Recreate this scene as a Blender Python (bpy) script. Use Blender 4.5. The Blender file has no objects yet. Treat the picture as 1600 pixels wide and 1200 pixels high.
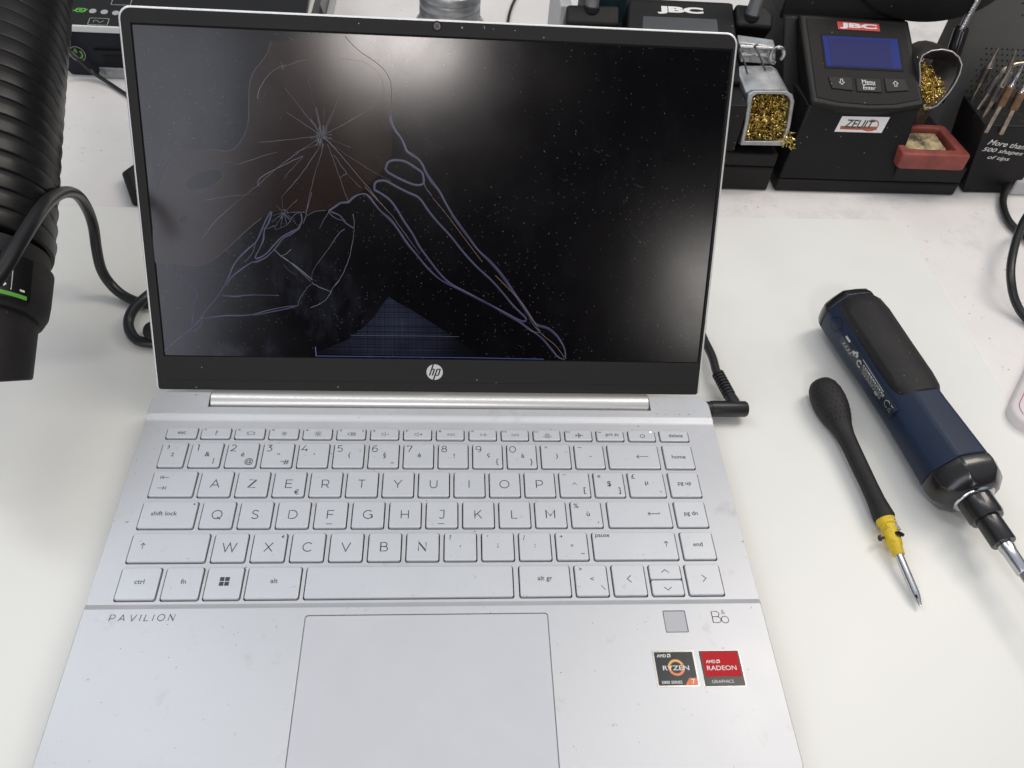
import bpy, bmesh, math, random
from mathutils import Vector, Matrix, geometry
random.seed(11)
C = bpy.context.scene
MM = 0.001                                   # every length below is in millimetres; the table top is z = 0

# ---------------------------------------------------------------- camera
cam_d = bpy.data.cameras.new('camera'); cam = bpy.data.objects.new('camera', cam_d)
C.collection.objects.link(cam); C.camera = cam
CAM_POS = (8.636, -315.708, 384.830)
CAM_ROT = ((0.9969393856852695, -0.01126819319842022, -0.07736206493831752),
           (-0.04278988612002612, 0.7495251736042894, -0.6605914318088716),
           (0.06542848703212215, 0.6618799301652097, 0.7467490014249664))
FPX = 1278.94
cam.matrix_world = Matrix.Translation(Vector(CAM_POS) * MM) @ Matrix(CAM_ROT).to_4x4()
cam_d.sensor_width = 36; cam_d.lens = FPX / 1600 * 36
cam_d.clip_start = 0.02; cam_d.clip_end = 60
cam_d.dof.use_dof = True; cam_d.dof.focus_distance = 0.47; cam_d.dof.aperture_fstop = 34
C.view_settings.view_transform = 'Standard'; C.view_settings.look = 'None'
C.view_settings.exposure = 0.0; C.view_settings.gamma = 1.0
C.render.resolution_x = 1024; C.render.resolution_y = 768

# ---------------------------------------------------------------- room light (soft indoor surroundings, ceiling lamps, two windows)
w = bpy.data.worlds.new('World'); C.world = w; w.use_nodes = True
nt = w.node_tree; nt.nodes.clear()
o_ = nt.nodes.new('ShaderNodeOutputWorld'); bg = nt.nodes.new('ShaderNodeBackground')
tc = nt.nodes.new('ShaderNodeTexCoord'); sp = nt.nodes.new('ShaderNodeSeparateXYZ')
rp = nt.nodes.new('ShaderNodeValToRGB')
nt.links.new(tc.outputs['Generated'], sp.inputs[0]); nt.links.new(sp.outputs['Z'], rp.inputs[0])
e = rp.color_ramp.elements
e[0].position = 0.0; e[0].color = (0.10, 0.10, 0.11, 1)
e[1].position = 1.0; e[1].color = (0.80, 0.86, 0.92, 1)
k = e.new(0.30); k.color = (0.17, 0.18, 0.21, 1)
k = e.new(0.62); k.color = (0.62, 0.66, 0.72, 1)
# the person holding the camera and the unlit part of the room behind them: a dark patch of the surroundings
nv = nt.nodes.new('ShaderNodeVectorMath'); nv.operation = 'DOT_PRODUCT'; nv.inputs[1].default_value = (0.10, -0.905, 0.41)
nt.links.new(tc.outputs['Generated'], nv.inputs[0])
mr = nt.nodes.new('ShaderNodeMapRange'); mr.interpolation_type = 'SMOOTHSTEP'; mr.inputs['From Min'].default_value = 0.80; mr.inputs['From Max'].default_value = 0.985
mr.inputs['To Min'].default_value = 1.0; mr.inputs['To Max'].default_value = 0.06
nt.links.new(nv.outputs['Value'], mr.inputs['Value'])
mm_w = nt.nodes.new('ShaderNodeMix'); mm_w.data_type = 'RGBA'; mm_w.blend_type = 'MULTIPLY'; mm_w.inputs['Factor'].default_value = 1
nt.links.new(rp.outputs[0], mm_w.inputs['A']); nt.links.new(mr.outputs[0], mm_w.inputs['B'])
nt.links.new(mm_w.outputs['Result'], bg.inputs['Color']); bg.inputs['Strength'].default_value = 0.75
nt.links.new(bg.outputs[0], o_.inputs['Surface'])

def area(name, loc, target, sx, sy, power, col):
    l = bpy.data.lights.new(name, 'AREA'); l.shape = 'RECTANGLE'; l.size = sx; l.size_y = sy
    l.energy = power; l.color = col
    ob = bpy.data.objects.new(name, l); C.collection.objects.link(ob)
    ob.location = loc
    ob.rotation_euler = (Vector(target) - Vector(loc)).to_track_quat('-Z', 'Y').to_euler()
    return ob
area('ceiling_lamp_right', (0.95, 0.45, 1.45), (0.1, 0.1, 0), 0.30, 0.9, 9.0, (1.0, 0.90, 0.79))
area('ceiling_lamp_left', (-0.95, 0.55, 1.6), (-0.1, 0.1, 0), 0.28, 0.8, 4.5, (0.90, 0.95, 1.0))
area('ceiling_lamp_centre', (0.0, 0.12, 1.75), (0, 0.1, 0), 1.3, 0.14, 3.6, (1.0, 0.95, 0.90))
area('ceiling_lamp_behind', (-0.16, -1.85, 1.55), (0, 0.1, 0.1), 0.34, 0.18, 8, (1.0, 0.93, 0.90))
area('window_light_right', (1.12, -2.62, 1.0), (0, 0.1, 0.1), 0.34, 0.40, 4.5, (1.0, 0.95, 0.90))
area('window_light_left', (-1.30, -2.6, 1.15), (0, 0.1, 0.1), 0.8, 1.9, 15, (0.84, 0.88, 1.0))

# ---------------------------------------------------------------- measuring helpers
_R = Matrix(CAM_ROT); _C = Vector(CAM_POS)
def on_z(px, py, z=0.0):
    """the spot at height z of the table that the photograph shows at (px, py)"""
    d = _R @ Vector(((px - 800) / FPX, -(py - 600) / FPX, -1)); return _C + d * ((z - _C.z) / d.z)
def on_y(px, py, y):
    d = _R @ Vector(((px - 800) / FPX, -(py - 600) / FPX, -1)); return _C + d * ((y - _C.y) / d.y)
def on_plane(px, py, o, n):
    d = _R @ Vector(((px - 800) / FPX, -(py - 600) / FPX, -1)); return _C + d * ((Vector(o) - _C).dot(n) / d.dot(n))

# ---------------------------------------------------------------- materials
def mat(name, col, rough=0.5, metal=0.0, var=0.0, vscale=60, bump=0.0, bscale=900, spec=0.5, emis=None, es=0.0,
        coat=0.0, rvar=0.0, trans=0.0, sss=0.0, dust=None, ds=450):
    m = bpy.data.materials.new(name); m.use_nodes = True; t = m.node_tree; b = t.nodes['Principled BSDF']
    b.inputs['Base Color'].default_value = (*col, 1); b.inputs['Roughness'].default_value = rough
    b.inputs['Metallic'].default_value = metal; b.inputs['Specular IOR Level'].default_value = spec
    b.inputs['Coat Weight'].default_value = coat; b.inputs['Transmission Weight'].default_value = trans
    if emis: b.inputs['Emission Color'].default_value = (*emis, 1); b.inputs['Emission Strength'].default_value = es
    tx = t.nodes.new('ShaderNodeTexCoord')
    L = t.links.new
    cur = None
    if var or rvar:
        n = t.nodes.new('ShaderNodeTexNoise'); n.inputs['Scale'].default_value = vscale; n.inputs['Detail'].default_value = 6
        n.inputs['Roughness'].default_value = 0.62
        L(tx.outputs['Object'], n.inputs['Vector'])
        if var:
            r = t.nodes.new('ShaderNodeValToRGB'); r.color_ramp.elements[0].position = 0.32; r.color_ramp.elements[1].position = 0.68
            r.color_ramp.elements[0].color = (*[max(0, c * (1 - var)) for c in col], 1)
            r.color_ramp.elements[1].color = (*[min(1, c * (1 + var)) for c in col], 1)
            L(n.outputs['Fac'], r.inputs[0]); cur = r.outputs[0]; L(cur, b.inputs['Base Color'])
        if rvar:
            q = t.nodes.new('ShaderNodeMapRange'); q.inputs['From Min'].default_value = 0.3; q.inputs['From Max'].default_value = 0.7
            q.inputs['To Min'].default_value = max(0.02, rough - rvar); q.inputs['To Max'].default_value = min(1, rough + rvar)
            L(n.outputs['Fac'], q.inputs['Value']); L(q.outputs[0], b.inputs['Roughness'])
    if dust:
        v = t.nodes.new('ShaderNodeTexVoronoi'); v.inputs['Scale'].default_value = ds; L(tx.outputs['Object'], v.inputs['Vector'])
        lt = t.nodes.new('ShaderNodeMath'); lt.operation = 'LESS_THAN'; lt.inputs[1].default_value = 0.10; L(v.outputs['Distance'], lt.inputs[0])
        sc = t.nodes.new('ShaderNodeSeparateColor'); L(v.outputs['Color'], sc.inputs[0])
        gt = t.nodes.new('ShaderNodeMath'); gt.operation = 'GREATER_THAN'; gt.inputs[1].default_value = 0.88; L(sc.outputs[0], gt.inputs[0])
        mu = t.nodes.new('ShaderNodeMath'); mu.operation = 'MULTIPLY'; L(lt.outputs[0], mu.inputs[0]); L(gt.outputs[0], mu.inputs[1])
        mx = t.nodes.new('ShaderNodeMix'); mx.data_type = 'RGBA'; L(mu.outputs[0], mx.inputs['Factor'])
        mx.inputs['A'].default_value = (*col, 1)
        if cur: L(cur, mx.inputs['A'])
        mx.inputs['B'].default_value = (*dust, 1); L(mx.outputs['Result'], b.inputs['Base Color'])
    if bump:
        n2 = t.nodes.new('ShaderNodeTexNoise'); n2.inputs['Scale'].default_value = bscale; n2.inputs['Detail'].default_value = 3
        L(tx.outputs['Object'], n2.inputs['Vector'])
        bm_ = t.nodes.new('ShaderNodeBump'); bm_.inputs['Strength'].default_value = bump; bm_.inputs['Distance'].default_value = 0.0003
        L(n2.outputs['Fac'], bm_.inputs['Height']); L(bm_.outputs[0], b.inputs['Normal'])
    return m

def stain_layer(m, base, stain, scale, lo, hi, seed=0.0, detail=8):
    """adds a blotch layer of real dirt between the given noise thresholds"""
    t = m.node_tree; b = t.nodes['Principled BSDF']; L = t.links.new
    src = b.inputs['Base Color'].links[0].from_socket if b.inputs['Base Color'].links else None
    tx = t.nodes.new('ShaderNodeTexCoord'); mp = t.nodes.new('ShaderNodeMapping'); mp.inputs['Location'].default_value = (seed, seed * 2, 0)
    n = t.nodes.new('ShaderNodeTexNoise'); n.inputs['Scale'].default_value = scale; n.inputs['Detail'].default_value = detail; n.inputs['Roughness'].default_value = 0.7
    L(tx.outputs['Object'], mp.inputs[0]); L(mp.outputs[0], n.inputs['Vector'])
    q = t.nodes.new('ShaderNodeMapRange'); q.inputs['From Min'].default_value = lo; q.inputs['From Max'].default_value = hi
    L(n.outputs['Fac'], q.inputs['Value'])
    mx = t.nodes.new('ShaderNodeMix'); mx.data_type = 'RGBA'; L(q.outputs[0], mx.inputs['Factor'])
    mx.inputs['A'].default_value = (*base, 1)
    if src: L(src, mx.inputs['A'])
    mx.inputs['B'].default_value = (*stain, 1); L(mx.outputs['Result'], b.inputs['Base Color'])

M = {}
M['table'] = mat('laminate_white', (0.80, 0.765, 0.74), 0.42, var=0.04, vscale=14, rvar=0.08)
stain_layer(M['table'], (0.7, 0.7, 0.7), (0.36, 0.34, 0.35), 9, 0.56, 0.92, 3.1)
stain_layer(M['table'], (0.7, 0.7, 0.7), (0.20, 0.16, 0.15), 240, 0.655, 0.71, 1.0, 4)
stain_layer(M['table'], (0.7, 0.7, 0.7), (0.34, 0.29, 0.27), 80, 0.63, 0.74, 6.0, 8)
M['mat'] = mat('pale_work_mat', (0.80, 0.79, 0.745), 0.38, var=0.02, vscale=11, rvar=0.05)
stain_layer(M['mat'], (0.8, 0.8, 0.77), (0.45, 0.44, 0.40), 150, 0.745, 0.80, 2.0, 4)
M['silver'] = mat('silver_paint', (0.55, 0.558, 0.58), 0.40, 0.30, var=0.025, vscale=30, bump=0.05, bscale=5000, rvar=0.03)
stain_layer(M['silver'], (0.6, 0.6, 0.64), (0.40, 0.37, 0.34), 48, 0.60, 0.84, 4.4)
stain_layer(M['silver'], (0.6, 0.6, 0.64), (0.20, 0.15, 0.10), 330, 0.70, 0.74, 7.0, 3)
M['key'] = mat('silver_key', (0.58, 0.595, 0.622), 0.43, 0.28, var=0.02, vscale=60, bump=0.05, bscale=5000)
stain_layer(M['key'], (0.6, 0.63, 0.68), (0.27, 0.24, 0.22), 230, 0.63, 0.78, 5.0, 6)
M['reader'] = mat('reader_grey', (0.44, 0.44, 0.465), 0.5, 0.2)
M['pad'] = mat('silver_pad', (0.555, 0.565, 0.595), 0.48, 0.2, var=0.02, vscale=40, bump=0.03, bscale=4000)
M['chrome_edge'] = mat('polished_aluminium', (0.90, 0.89, 0.87), 0.36, 0.5)
M['hinge'] = mat('hinge_silver', (0.66, 0.65, 0.63), 0.34, 0.7)
M['pit'] = mat('key_pit', (0.020, 0.015, 0.013), 0.8, var=0.5, vscale=200)
M['legend'] = mat('legend_grey', (0.072, 0.072, 0.08), 0.7, spec=0.2)
M['bezel'] = mat('bezel_black', (0.017, 0.0155, 0.015), 0.6, spec=0.3, bump=0.15, bscale=2500, dust=(0.25, 0.24, 0.22), ds=260)
M['gap'] = mat('shadow_gasket', (0.003, 0.003, 0.003), 0.8)
M['lens'] = mat('lens_glass', (0.05, 0.05, 0.055), 0.5)
M['white'] = mat('white_print', (0.80, 0.79, 0.77), 0.5)
M['offwhite'] = mat('grey_print', (0.42, 0.42, 0.40), 0.5)
M['logo'] = mat('logo_silver', (0.70, 0.69, 0.68), 0.42, 0.2)
M['black'] = mat('black_plastic', (0.011, 0.0106, 0.0108), 0.5, spec=0.24, var=0.15, vscale=40, bump=0.25, bscale=2600, dust=(0.22, 0.2, 0.18), ds=220)
M['navyblack'] = mat('blue_black_plastic', (0.007, 0.009, 0.014), 0.45, spec=0.25, var=0.15, vscale=40, bump=0.2, bscale=2600)
M['softblack'] = mat('matt_black_rubber', (0.016, 0.0145, 0.0145), 0.62, spec=0.35, var=0.25, vscale=70, bump=0.3, bscale=1800, dust=(0.15, 0.14, 0.13), ds=300)
M['satin'] = mat('satin_black_plastic', (0.009, 0.0085, 0.009), 0.58, spec=0.22, bump=0.1, bscale=2500, dust=(0.2, 0.18, 0.15), ds=200)
M['gloss'] = mat('gloss_black_plastic', (0.012, 0.011, 0.012), 0.24, coat=0.2, rvar=0.05, vscale=60)
M['cable'] = mat('cable_black', (0.012, 0.012, 0.013), 0.36, bump=0.1, bscale=900)
M['hose'] = mat('hose_black', (0.0075, 0.007, 0.007), 0.36, spec=0.32, var=0.3, vscale=30, rvar=0.10, bump=0.1, bscale=1200)
M['green'] = mat('green_print', (0.12, 0.42, 0.05), 0.45)
M['grey'] = mat('grey_metal', (0.30, 0.31, 0.32), 0.45, 0.7, var=0.2, vscale=60)
M['steel'] = mat('steel', (0.58, 0.58, 0.60), 0.20, 1.0, var=0.06, vscale=120)
M['cast'] = mat('cast_aluminium', (0.40, 0.41, 0.42), 0.42, 0.85, var=0.22, vscale=90, bump=0.25, bscale=700)
M['darksteel'] = mat('sooty_steel', (0.13, 0.115, 0.11), 0.40, 0.75, var=0.35, vscale=70, bump=0.2, bscale=600)
M['rustysteel'] = mat('tip_steel', (0.34, 0.29, 0.24), 0.33, 0.9, var=0.35, vscale=160)
M['copper'] = mat('tip_copper', (0.19, 0.115, 0.07), 0.42, 0.8, var=0.35, vscale=180)
M['panelgrey'] = mat('grey_powder_coat', (0.115, 0.115, 0.108), 0.5, 0.2, var=0.08, vscale=20, bump=0.1, bscale=1500)
M['brass'] = mat('brass_wool', (0.74, 0.56, 0.18), 0.24, 1.0, var=0.3, vscale=300)
M['red'] = mat('red_print', (0.48, 0.008, 0.014), 0.5, spec=0.2)
M['redplate'] = mat('red_plate', (0.55, 0.012, 0.02), 0.35)
M['tray'] = mat('red_silicone', (0.25, 0.055, 0.042), 0.55, var=0.35, vscale=50, bump=0.2, bscale=900)
stain_layer(M['tray'], (0.25, 0.05, 0.04), (0.07, 0.035, 0.03), 70, 0.54, 0.74, 3.0)
M['sponge'] = mat('sponge_yellow', (0.55, 0.44, 0.24), 0.9, var=0.2, vscale=120, bump=1.0, bscale=900)
stain_layer(M['sponge'], (0.5, 0.4, 0.2), (0.10, 0.085, 0.055), 60, 0.42, 0.60, 2.5)
M['lcdblue'] = mat('lcd_blue', (0.010, 0.014, 0.075), 0.5, spec=0.12, emis=(0.016, 0.017, 0.085), es=0.5)
M['lcdblue2'] = mat('lcd_blue_edge', (0.01, 0.02, 0.10), 0.5, spec=0.12, emis=(0.006, 0.014, 0.14), es=0.6)
M['lcdgrey'] = mat('lcd_grey', (0.055, 0.06, 0.065), 0.25)
M['blue'] = mat('navy_plastic', (0.010, 0.021, 0.048), 0.46, spec=0.35, var=0.1, vscale=50, bump=0.12, bscale=2500)
M['yellow'] = mat('yellow_plastic', (0.72, 0.50, 0.02), 0.5, var=0.12, vscale=150, bump=0.4, bscale=1600)
stain_layer(M['yellow'], (0.7, 0.5, 0.02), (0.16, 0.12, 0.02), 330, 0.54, 0.70, 2.2)
M['glass'] = mat('jar_glass', (0.85, 0.88, 0.86), 0.05, trans=0.9)
M['leather'] = mat('white_leather', (0.74, 0.68, 0.68), 0.55, var=0.06, vscale=80, bump=0.5, bscale=700)
M['stitch'] = mat('red_thread', (0.50, 0.04, 0.09), 0.7)
M['palegrey'] = mat('pale_grey_plastic', (0.5, 0.5, 0.5), 0.5)
M['teal'] = mat('dark_teal_plastic', (0.012, 0.035, 0.045), 0.5)
M['label_black'] = mat('label_gloss_black', (0.008, 0.008, 0.008), 0.18, coat=0.6)
M['foil'] = mat('sticker_foil', (0.30, 0.30, 0.30), 0.25, 0.95)
M['stickerdark'] = mat('sticker_dark', (0.022, 0.026, 0.028), 0.24, 0.4, spec=0.3)
M['orange'] = mat('sticker_orange', (0.72, 0.13, 0.02), 0.3)
M['ring'] = mat('sticker_ring', (0.55, 0.16, 0.05), 0.3, 0.2)
M['amber'] = mat('sticker_ring_top', (0.60, 0.30, 0.06), 0.3, 0.2)
M['ledwhite'] = mat('led', (1, 1, 1), 0.5, emis=(1, 1, 1), es=1.5)
M['crack'] = mat('crack_light', (0.125, 0.125, 0.165), 0.4, var=0.6, vscale=55, emis=(0.10, 0.10, 0.16), es=0.06)
M['tube'] = mat('leak_edge', (0.068, 0.072, 0.115), 0.4, var=0.65, vscale=38, emis=(0.07, 0.075, 0.12), es=0.2)
M['tubedark'] = mat('leak_edge_deep', (0.008, 0.008, 0.028), 0.3, emis=(0.010, 0.010, 0.045), es=0.35)
M['gold'] = mat('crack_gold', (0.30, 0.18, 0.10), 0.4)
M['faint'] = mat('leak_outline', (0.065, 0.052, 0.05), 0.4, var=0.3, vscale=90)
M['blob'] = mat('leak_brown', (0.017, 0.0090, 0.0070), 0.165, spec=0.42, rvar=0.02, vscale=28, dust=(0.08, 0.08, 0.08), ds=420)
M['spot'] = mat('leak_spot', (0.002, 0.002, 0.003), 0.165, spec=0.42)

def panel_material():
    m = mat('broken_display', (0.0015, 0.001, 0.002), 0.165, spec=0.42, rvar=0.02, vscale=28)
    t = m.node_tree; b = t.nodes['Principled BSDF']; L = t.links.new
    tx = t.nodes.new('ShaderNodeTexCoord')
    # two sizes of settled dust, thinned out by a broad noise
    n = t.nodes.new('ShaderNodeTexNoise'); n.inputs['Scale'].default_value = 16; n.inputs['Detail'].default_value = 5; L(tx.outputs['Object'], n.inputs['Vector'])
    facs = []
    for sc_, r_, th in ((420, 0.10, 0.80), (210, 0.05, 0.86), (700, 0.2, 0.80)):
        v = t.nodes.new('ShaderNodeTexVoronoi'); v.inputs['Scale'].default_value = sc_; L(tx.outputs['Object'], v.inputs['Vector'])
        a = t.nodes.new('ShaderNodeMath'); a.operation = 'LESS_THAN'; a.inputs[1].default_value = r_; L(v.outputs['Distance'], a.inputs[0])
        s = t.nodes.new('ShaderNodeSeparateColor'); L(v.outputs['Color'], s.inputs[0])
        ad = t.nodes.new('ShaderNodeMath'); ad.operation = 'ADD'; L(s.outputs[0], ad.inputs[0]); L(n.outputs['Fac'], ad.inputs[1])
        g = t.nodes.new('ShaderNodeMath'); g.operation = 'GREATER_THAN'; g.inputs[1].default_value = th + 0.55; L(ad.outputs[0], g.inputs[0])
        mu = t.nodes.new('ShaderNodeMath'); mu.operation = 'MULTIPLY'; L(a.outputs[0], mu.inputs[0]); L(g.outputs[0], mu.inputs[1])
        facs.append(mu.outputs[0])
    mxm = t.nodes.new('ShaderNodeMath'); mxm.operation = 'MAXIMUM'; L(facs[0], mxm.inputs[0]); L(facs[1], mxm.inputs[1])
    mx3 = t.nodes.new('ShaderNodeMath'); mx3.operation = 'MULTIPLY'; mx3.inputs[1].default_value = 0.35; L(facs[2], mx3.inputs[0])
    mx4 = t.nodes.new('ShaderNodeMath'); mx4.operation = 'MAXIMUM'; L(mxm.outputs[0], mx4.inputs[0]); L(mx3.outputs[0], mx4.inputs[1])
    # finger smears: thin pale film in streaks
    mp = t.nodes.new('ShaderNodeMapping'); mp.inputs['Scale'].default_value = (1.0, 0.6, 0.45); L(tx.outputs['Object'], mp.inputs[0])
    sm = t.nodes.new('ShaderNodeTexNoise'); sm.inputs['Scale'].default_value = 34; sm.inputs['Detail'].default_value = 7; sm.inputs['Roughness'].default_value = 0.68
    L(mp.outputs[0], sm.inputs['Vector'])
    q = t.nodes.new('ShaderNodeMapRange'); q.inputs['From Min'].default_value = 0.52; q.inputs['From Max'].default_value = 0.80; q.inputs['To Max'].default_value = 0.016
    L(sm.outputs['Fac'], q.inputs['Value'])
    # the blue-grey film is strongest towards the lower left corner of the display
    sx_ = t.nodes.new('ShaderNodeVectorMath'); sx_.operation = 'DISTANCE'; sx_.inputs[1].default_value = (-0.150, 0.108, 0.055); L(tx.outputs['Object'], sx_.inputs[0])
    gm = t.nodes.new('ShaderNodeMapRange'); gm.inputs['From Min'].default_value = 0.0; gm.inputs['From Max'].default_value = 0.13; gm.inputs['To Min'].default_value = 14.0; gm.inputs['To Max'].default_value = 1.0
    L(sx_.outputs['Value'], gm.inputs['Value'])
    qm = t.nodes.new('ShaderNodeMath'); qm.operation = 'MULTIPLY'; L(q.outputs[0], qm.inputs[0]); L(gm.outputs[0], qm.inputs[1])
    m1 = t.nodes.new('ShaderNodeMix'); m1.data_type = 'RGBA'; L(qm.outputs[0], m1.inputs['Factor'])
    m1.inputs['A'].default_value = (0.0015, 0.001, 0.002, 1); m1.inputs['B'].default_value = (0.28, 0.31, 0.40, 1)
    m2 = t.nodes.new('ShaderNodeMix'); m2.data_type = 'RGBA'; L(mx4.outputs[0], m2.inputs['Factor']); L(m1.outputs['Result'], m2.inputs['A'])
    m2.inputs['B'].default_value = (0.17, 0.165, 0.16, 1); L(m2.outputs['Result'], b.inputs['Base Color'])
    return m
M['panel'] = panel_material()

def glow_material():
    """the still-lit wedge of the display: fine bluish scan lines"""
    m = mat('lit_wedge', (0.0015, 0.001, 0.002), 0.165, spec=0.42)
    t = m.node_tree; b = t.nodes['Principled BSDF']; L = t.links.new
    tx = t.nodes.new('ShaderNodeTexCoord'); s = t.nodes.new('ShaderNodeSeparateXYZ'); L(tx.outputs['Object'], s.inputs[0])
    def line_noise(axis, scale, lo, hi):
        c = t.nodes.new('ShaderNodeTexNoise'); c.noise_dimensions = '1D'; c.inputs['Scale'].default_value = scale; c.inputs['Detail'].default_value = 4
        c.inputs['Roughness'].default_value = 0.8
        L(s.outputs[axis], c.inputs['W']); q = t.nodes.new('ShaderNodeMapRange'); q.inputs['From Min'].default_value = lo; q.inputs['From Max'].default_value = hi
        L(c.outputs['Fac'], q.inputs['Value']); return q.outputs[0]
    h = line_noise('Z', 1100, 0.30, 0.72); v = line_noise('X', 900, 0.12, 0.66)
    mu = t.nodes.new('ShaderNodeMath'); mu.operation = 'MULTIPLY'; L(h, mu.inputs[0]); L(v, mu.inputs[1])
    n = t.nodes.new('ShaderNodeTexNoise'); n.inputs['Scale'].default_value = 60; n.inputs['Detail'].default_value = 4; L(tx.outputs['Object'], n.inputs['Vector'])
    m3 = t.nodes.new('ShaderNodeMath'); m3.operation = 'MULTIPLY_ADD'; L(mu.outputs[0], m3.inputs[0]); L(n.outputs['Fac'], m3.inputs[1]); m3.inputs[2].default_value = 0.03
    b.inputs['Emission Color'].default_value = (0.11, 0.13, 0.24, 1)
    sc_ = t.nodes.new('ShaderNodeMath'); sc_.operation = 'MULTIPLY'; sc_.inputs[1].default_value = 0.33; L(m3.outputs[0], sc_.inputs[0])
    ax_ = t.nodes.new('ShaderNodeMath'); ax_.operation = 'ADD'; ax_.inputs[1].default_value = 0.0255; L(s.outputs['X'], ax_.inputs[0])
    ab = t.nodes.new('ShaderNodeMath'); ab.operation = 'ABSOLUTE'; L(ax_.outputs[0], ab.inputs[0])
    fa = t.nodes.new('ShaderNodeMapRange'); fa.interpolation_type = 'SMOOTHSTEP'; fa.inputs['From Min'].default_value = 0.0; fa.inputs['From Max'].default_value = 0.052
    fa.inputs['To Min'].default_value = 1.5; fa.inputs['To Max'].default_value = 0.08; L(ab.outputs[0], fa.inputs['Value'])
    fm = t.nodes.new('ShaderNodeMath'); fm.operation = 'MULTIPLY'; L(sc_.outputs[0], fm.inputs[0]); L(fa.outputs[0], fm.inputs[1])
    L(fm.outputs[0], b.inputs['Emission Strength'])
    return m
M['wedge'] = glow_material()

# ---------------------------------------------------------------- mesh building
class MB:
    """collects faces (in millimetres) of ONE mesh"""
    def __init__(s): s.v = []; s.f = []; s.m = []
    def add(s, vs, fs, k=0):
        n = len(s.v); s.v += [Vector(p) for p in vs]; s.f += [tuple(i + n for i in f) for f in fs]; s.m += [k] * len(fs); return s
    def box(s, x0, x1, y0, y1, z0, z1, k=0):
        P = [(x, y, z) for z in (z0, z1) for x, y in ((x0, y0), (x1, y0), (x1, y1), (x0, y1))]
        return s.add(P, [(3, 2, 1, 0), (4, 5, 6, 7), (0, 1, 5, 4), (1, 2, 6, 5), (2, 3, 7, 6), (3, 0, 4, 7)], k)
    def loft(s, rings, k=0, cap0=True, cap1=True, close=True):
        n = len(rings[0]); V = [p for r in rings for p in r]; F = []
        for i in range(len(rings) - 1):
            for j in range(n if close else n - 1):
                a = i * n + j; b = i * n + (j + 1) % n; F.append((a, b, b + n, a + n))
        if cap0: F.append(tuple(reversed(range(n))))
        if cap1: F.append(tuple((len(rings) - 1) * n + j for j in range(n)))
        return s.add(V, F, k)
    def prism(s, outline, z0, z1, fr=None, k=0):
        """outline: 2D points; fr(x,y,z)->point"""
        fr = fr or (lambda x, y, z: (x, y, z))
        return s.loft([[fr(x, y, z0) for x, y in outline], [fr(x, y, z1) for x, y in outline]], k)
    def sheet(s, outline, fr, z, k=0):
        tri = geometry.tessellate_polygon([[Vector((x, y, 0)) for x, y in outline]])
        V = [fr(x, y, z) for x, y in outline]
        F = []
        for a, b, c in tri:
            A, B, D = outline[a], outline[b], outline[c]
            ar = (B[0] - A[0]) * (D[1] - A[1]) - (B[1] - A[1]) * (D[0] - A[0])
            if abs(ar) > 1e-9: F.append((a, b, c) if ar > 0 else (a, c, b))
        return s.add(V, F, k)
    def ribbon(s, pts, w, fr, z, k=0, taper=False):
        n = len(pts)
        if n < 2: return s
        wl = w if isinstance(w, list) else None; w = 1.0 if wl else w
        closed = (Vector(pts[0]) - Vector(pts[-1])).length < 1e-6 and n > 3
        V = []; F = []
        for i, p in enumerate(pts):
            if closed: a = Vector(pts[(i - 1) % (n - 1)] if i < n - 1 else pts[n - 2]); b = Vector(pts[(i + 1) % (n - 1)])
            else: a = Vector(pts[max(0, i - 1)]); b = Vector(pts[min(n - 1, i + 1)])
            d = b - a
            d = d.normalized() if d.length > 1e-9 else Vector((1, 0))
            nn = Vector((-d.y, d.x)); ww = (wl[i] if wl else w) / 2
            if not closed and 0 < i < n - 1:
                e1 = (Vector(p) - a); e2 = (b - Vector(p))
                if e1.length > 1e-9 and e2.length > 1e-9:
                    c = max(0.35, math.sqrt(max(0, (1 + e1.normalized().dot(e2.normalized())) / 2))); ww /= c
            if taper and not closed: ww *= 1 - 0.75 * i / (n - 1)
            V.append(fr(p[0] + nn.x * ww, p[1] + nn.y * ww, z)); V.append(fr(p[0] - nn.x * ww, p[1] - nn.y * ww, z))
        for i in range(n - 1): F.append((2 * i + 1, 2 * i + 3, 2 * i + 2, 2 * i))
        return s.add(V, F, k)
    def tube(s, path, r, n=12, k=0, smooth=True, caps=True, step=None):
        """r: number or list (one radius per path point)"""
        P = [Vector(p) for p in path]; rs = r if isinstance(r, (list, tuple)) else [r] * len(P)
        if smooth and len(P) > 2: P, rs = catmull(P, rs, 8)
        T = []
        for i in range(len(P)):
            d = P[min(i + 1, len(P) - 1)] - P[max(i - 1, 0)]; T.append(d.normalized() if d.length > 1e-9 else Vector((0, 0, 1)))
        up = Vector((0, 0, 1)) if abs(T[0].z) < 0.9 else Vector((1, 0, 0))
        nx = T[0].cross(up).normalized(); rings = []
        for i, p in enumerate(P):
            nx = (nx - T[i] * nx.dot(T[i])).normalized(); ny = T[i].cross(nx)
            rings.append([p + (nx * math.cos(a) + ny * math.sin(a)) * rs[i] for a in [j / n * 2 * math.pi for j in range(n)]])
        return s.loft(rings, k, caps, caps)
    def lathe(s, p0, p1, prof, n=32, k=0, sides=None, ph=0.0):
        """prof: (distance along the axis, radius)"""
        p0 = Vector(p0); ax = (Vector(p1) - p0).normalized(); up = Vector((0, 0, 1)) if abs(ax.z) < 0.95 else Vector((0, 1, 0))
        nx = ax.cross(up).normalized(); ny = nx.cross(ax); n = sides or n
        rings = [[p0 + ax * t + (nx * math.cos(a) + ny * math.sin(a)) * max(r, 1e-4) for a in [ph + j / n * 2 * math.pi for j in range(n)]] for t, r in prof]
        return s.loft([list(reversed(r)) for r in rings], k)

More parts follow.
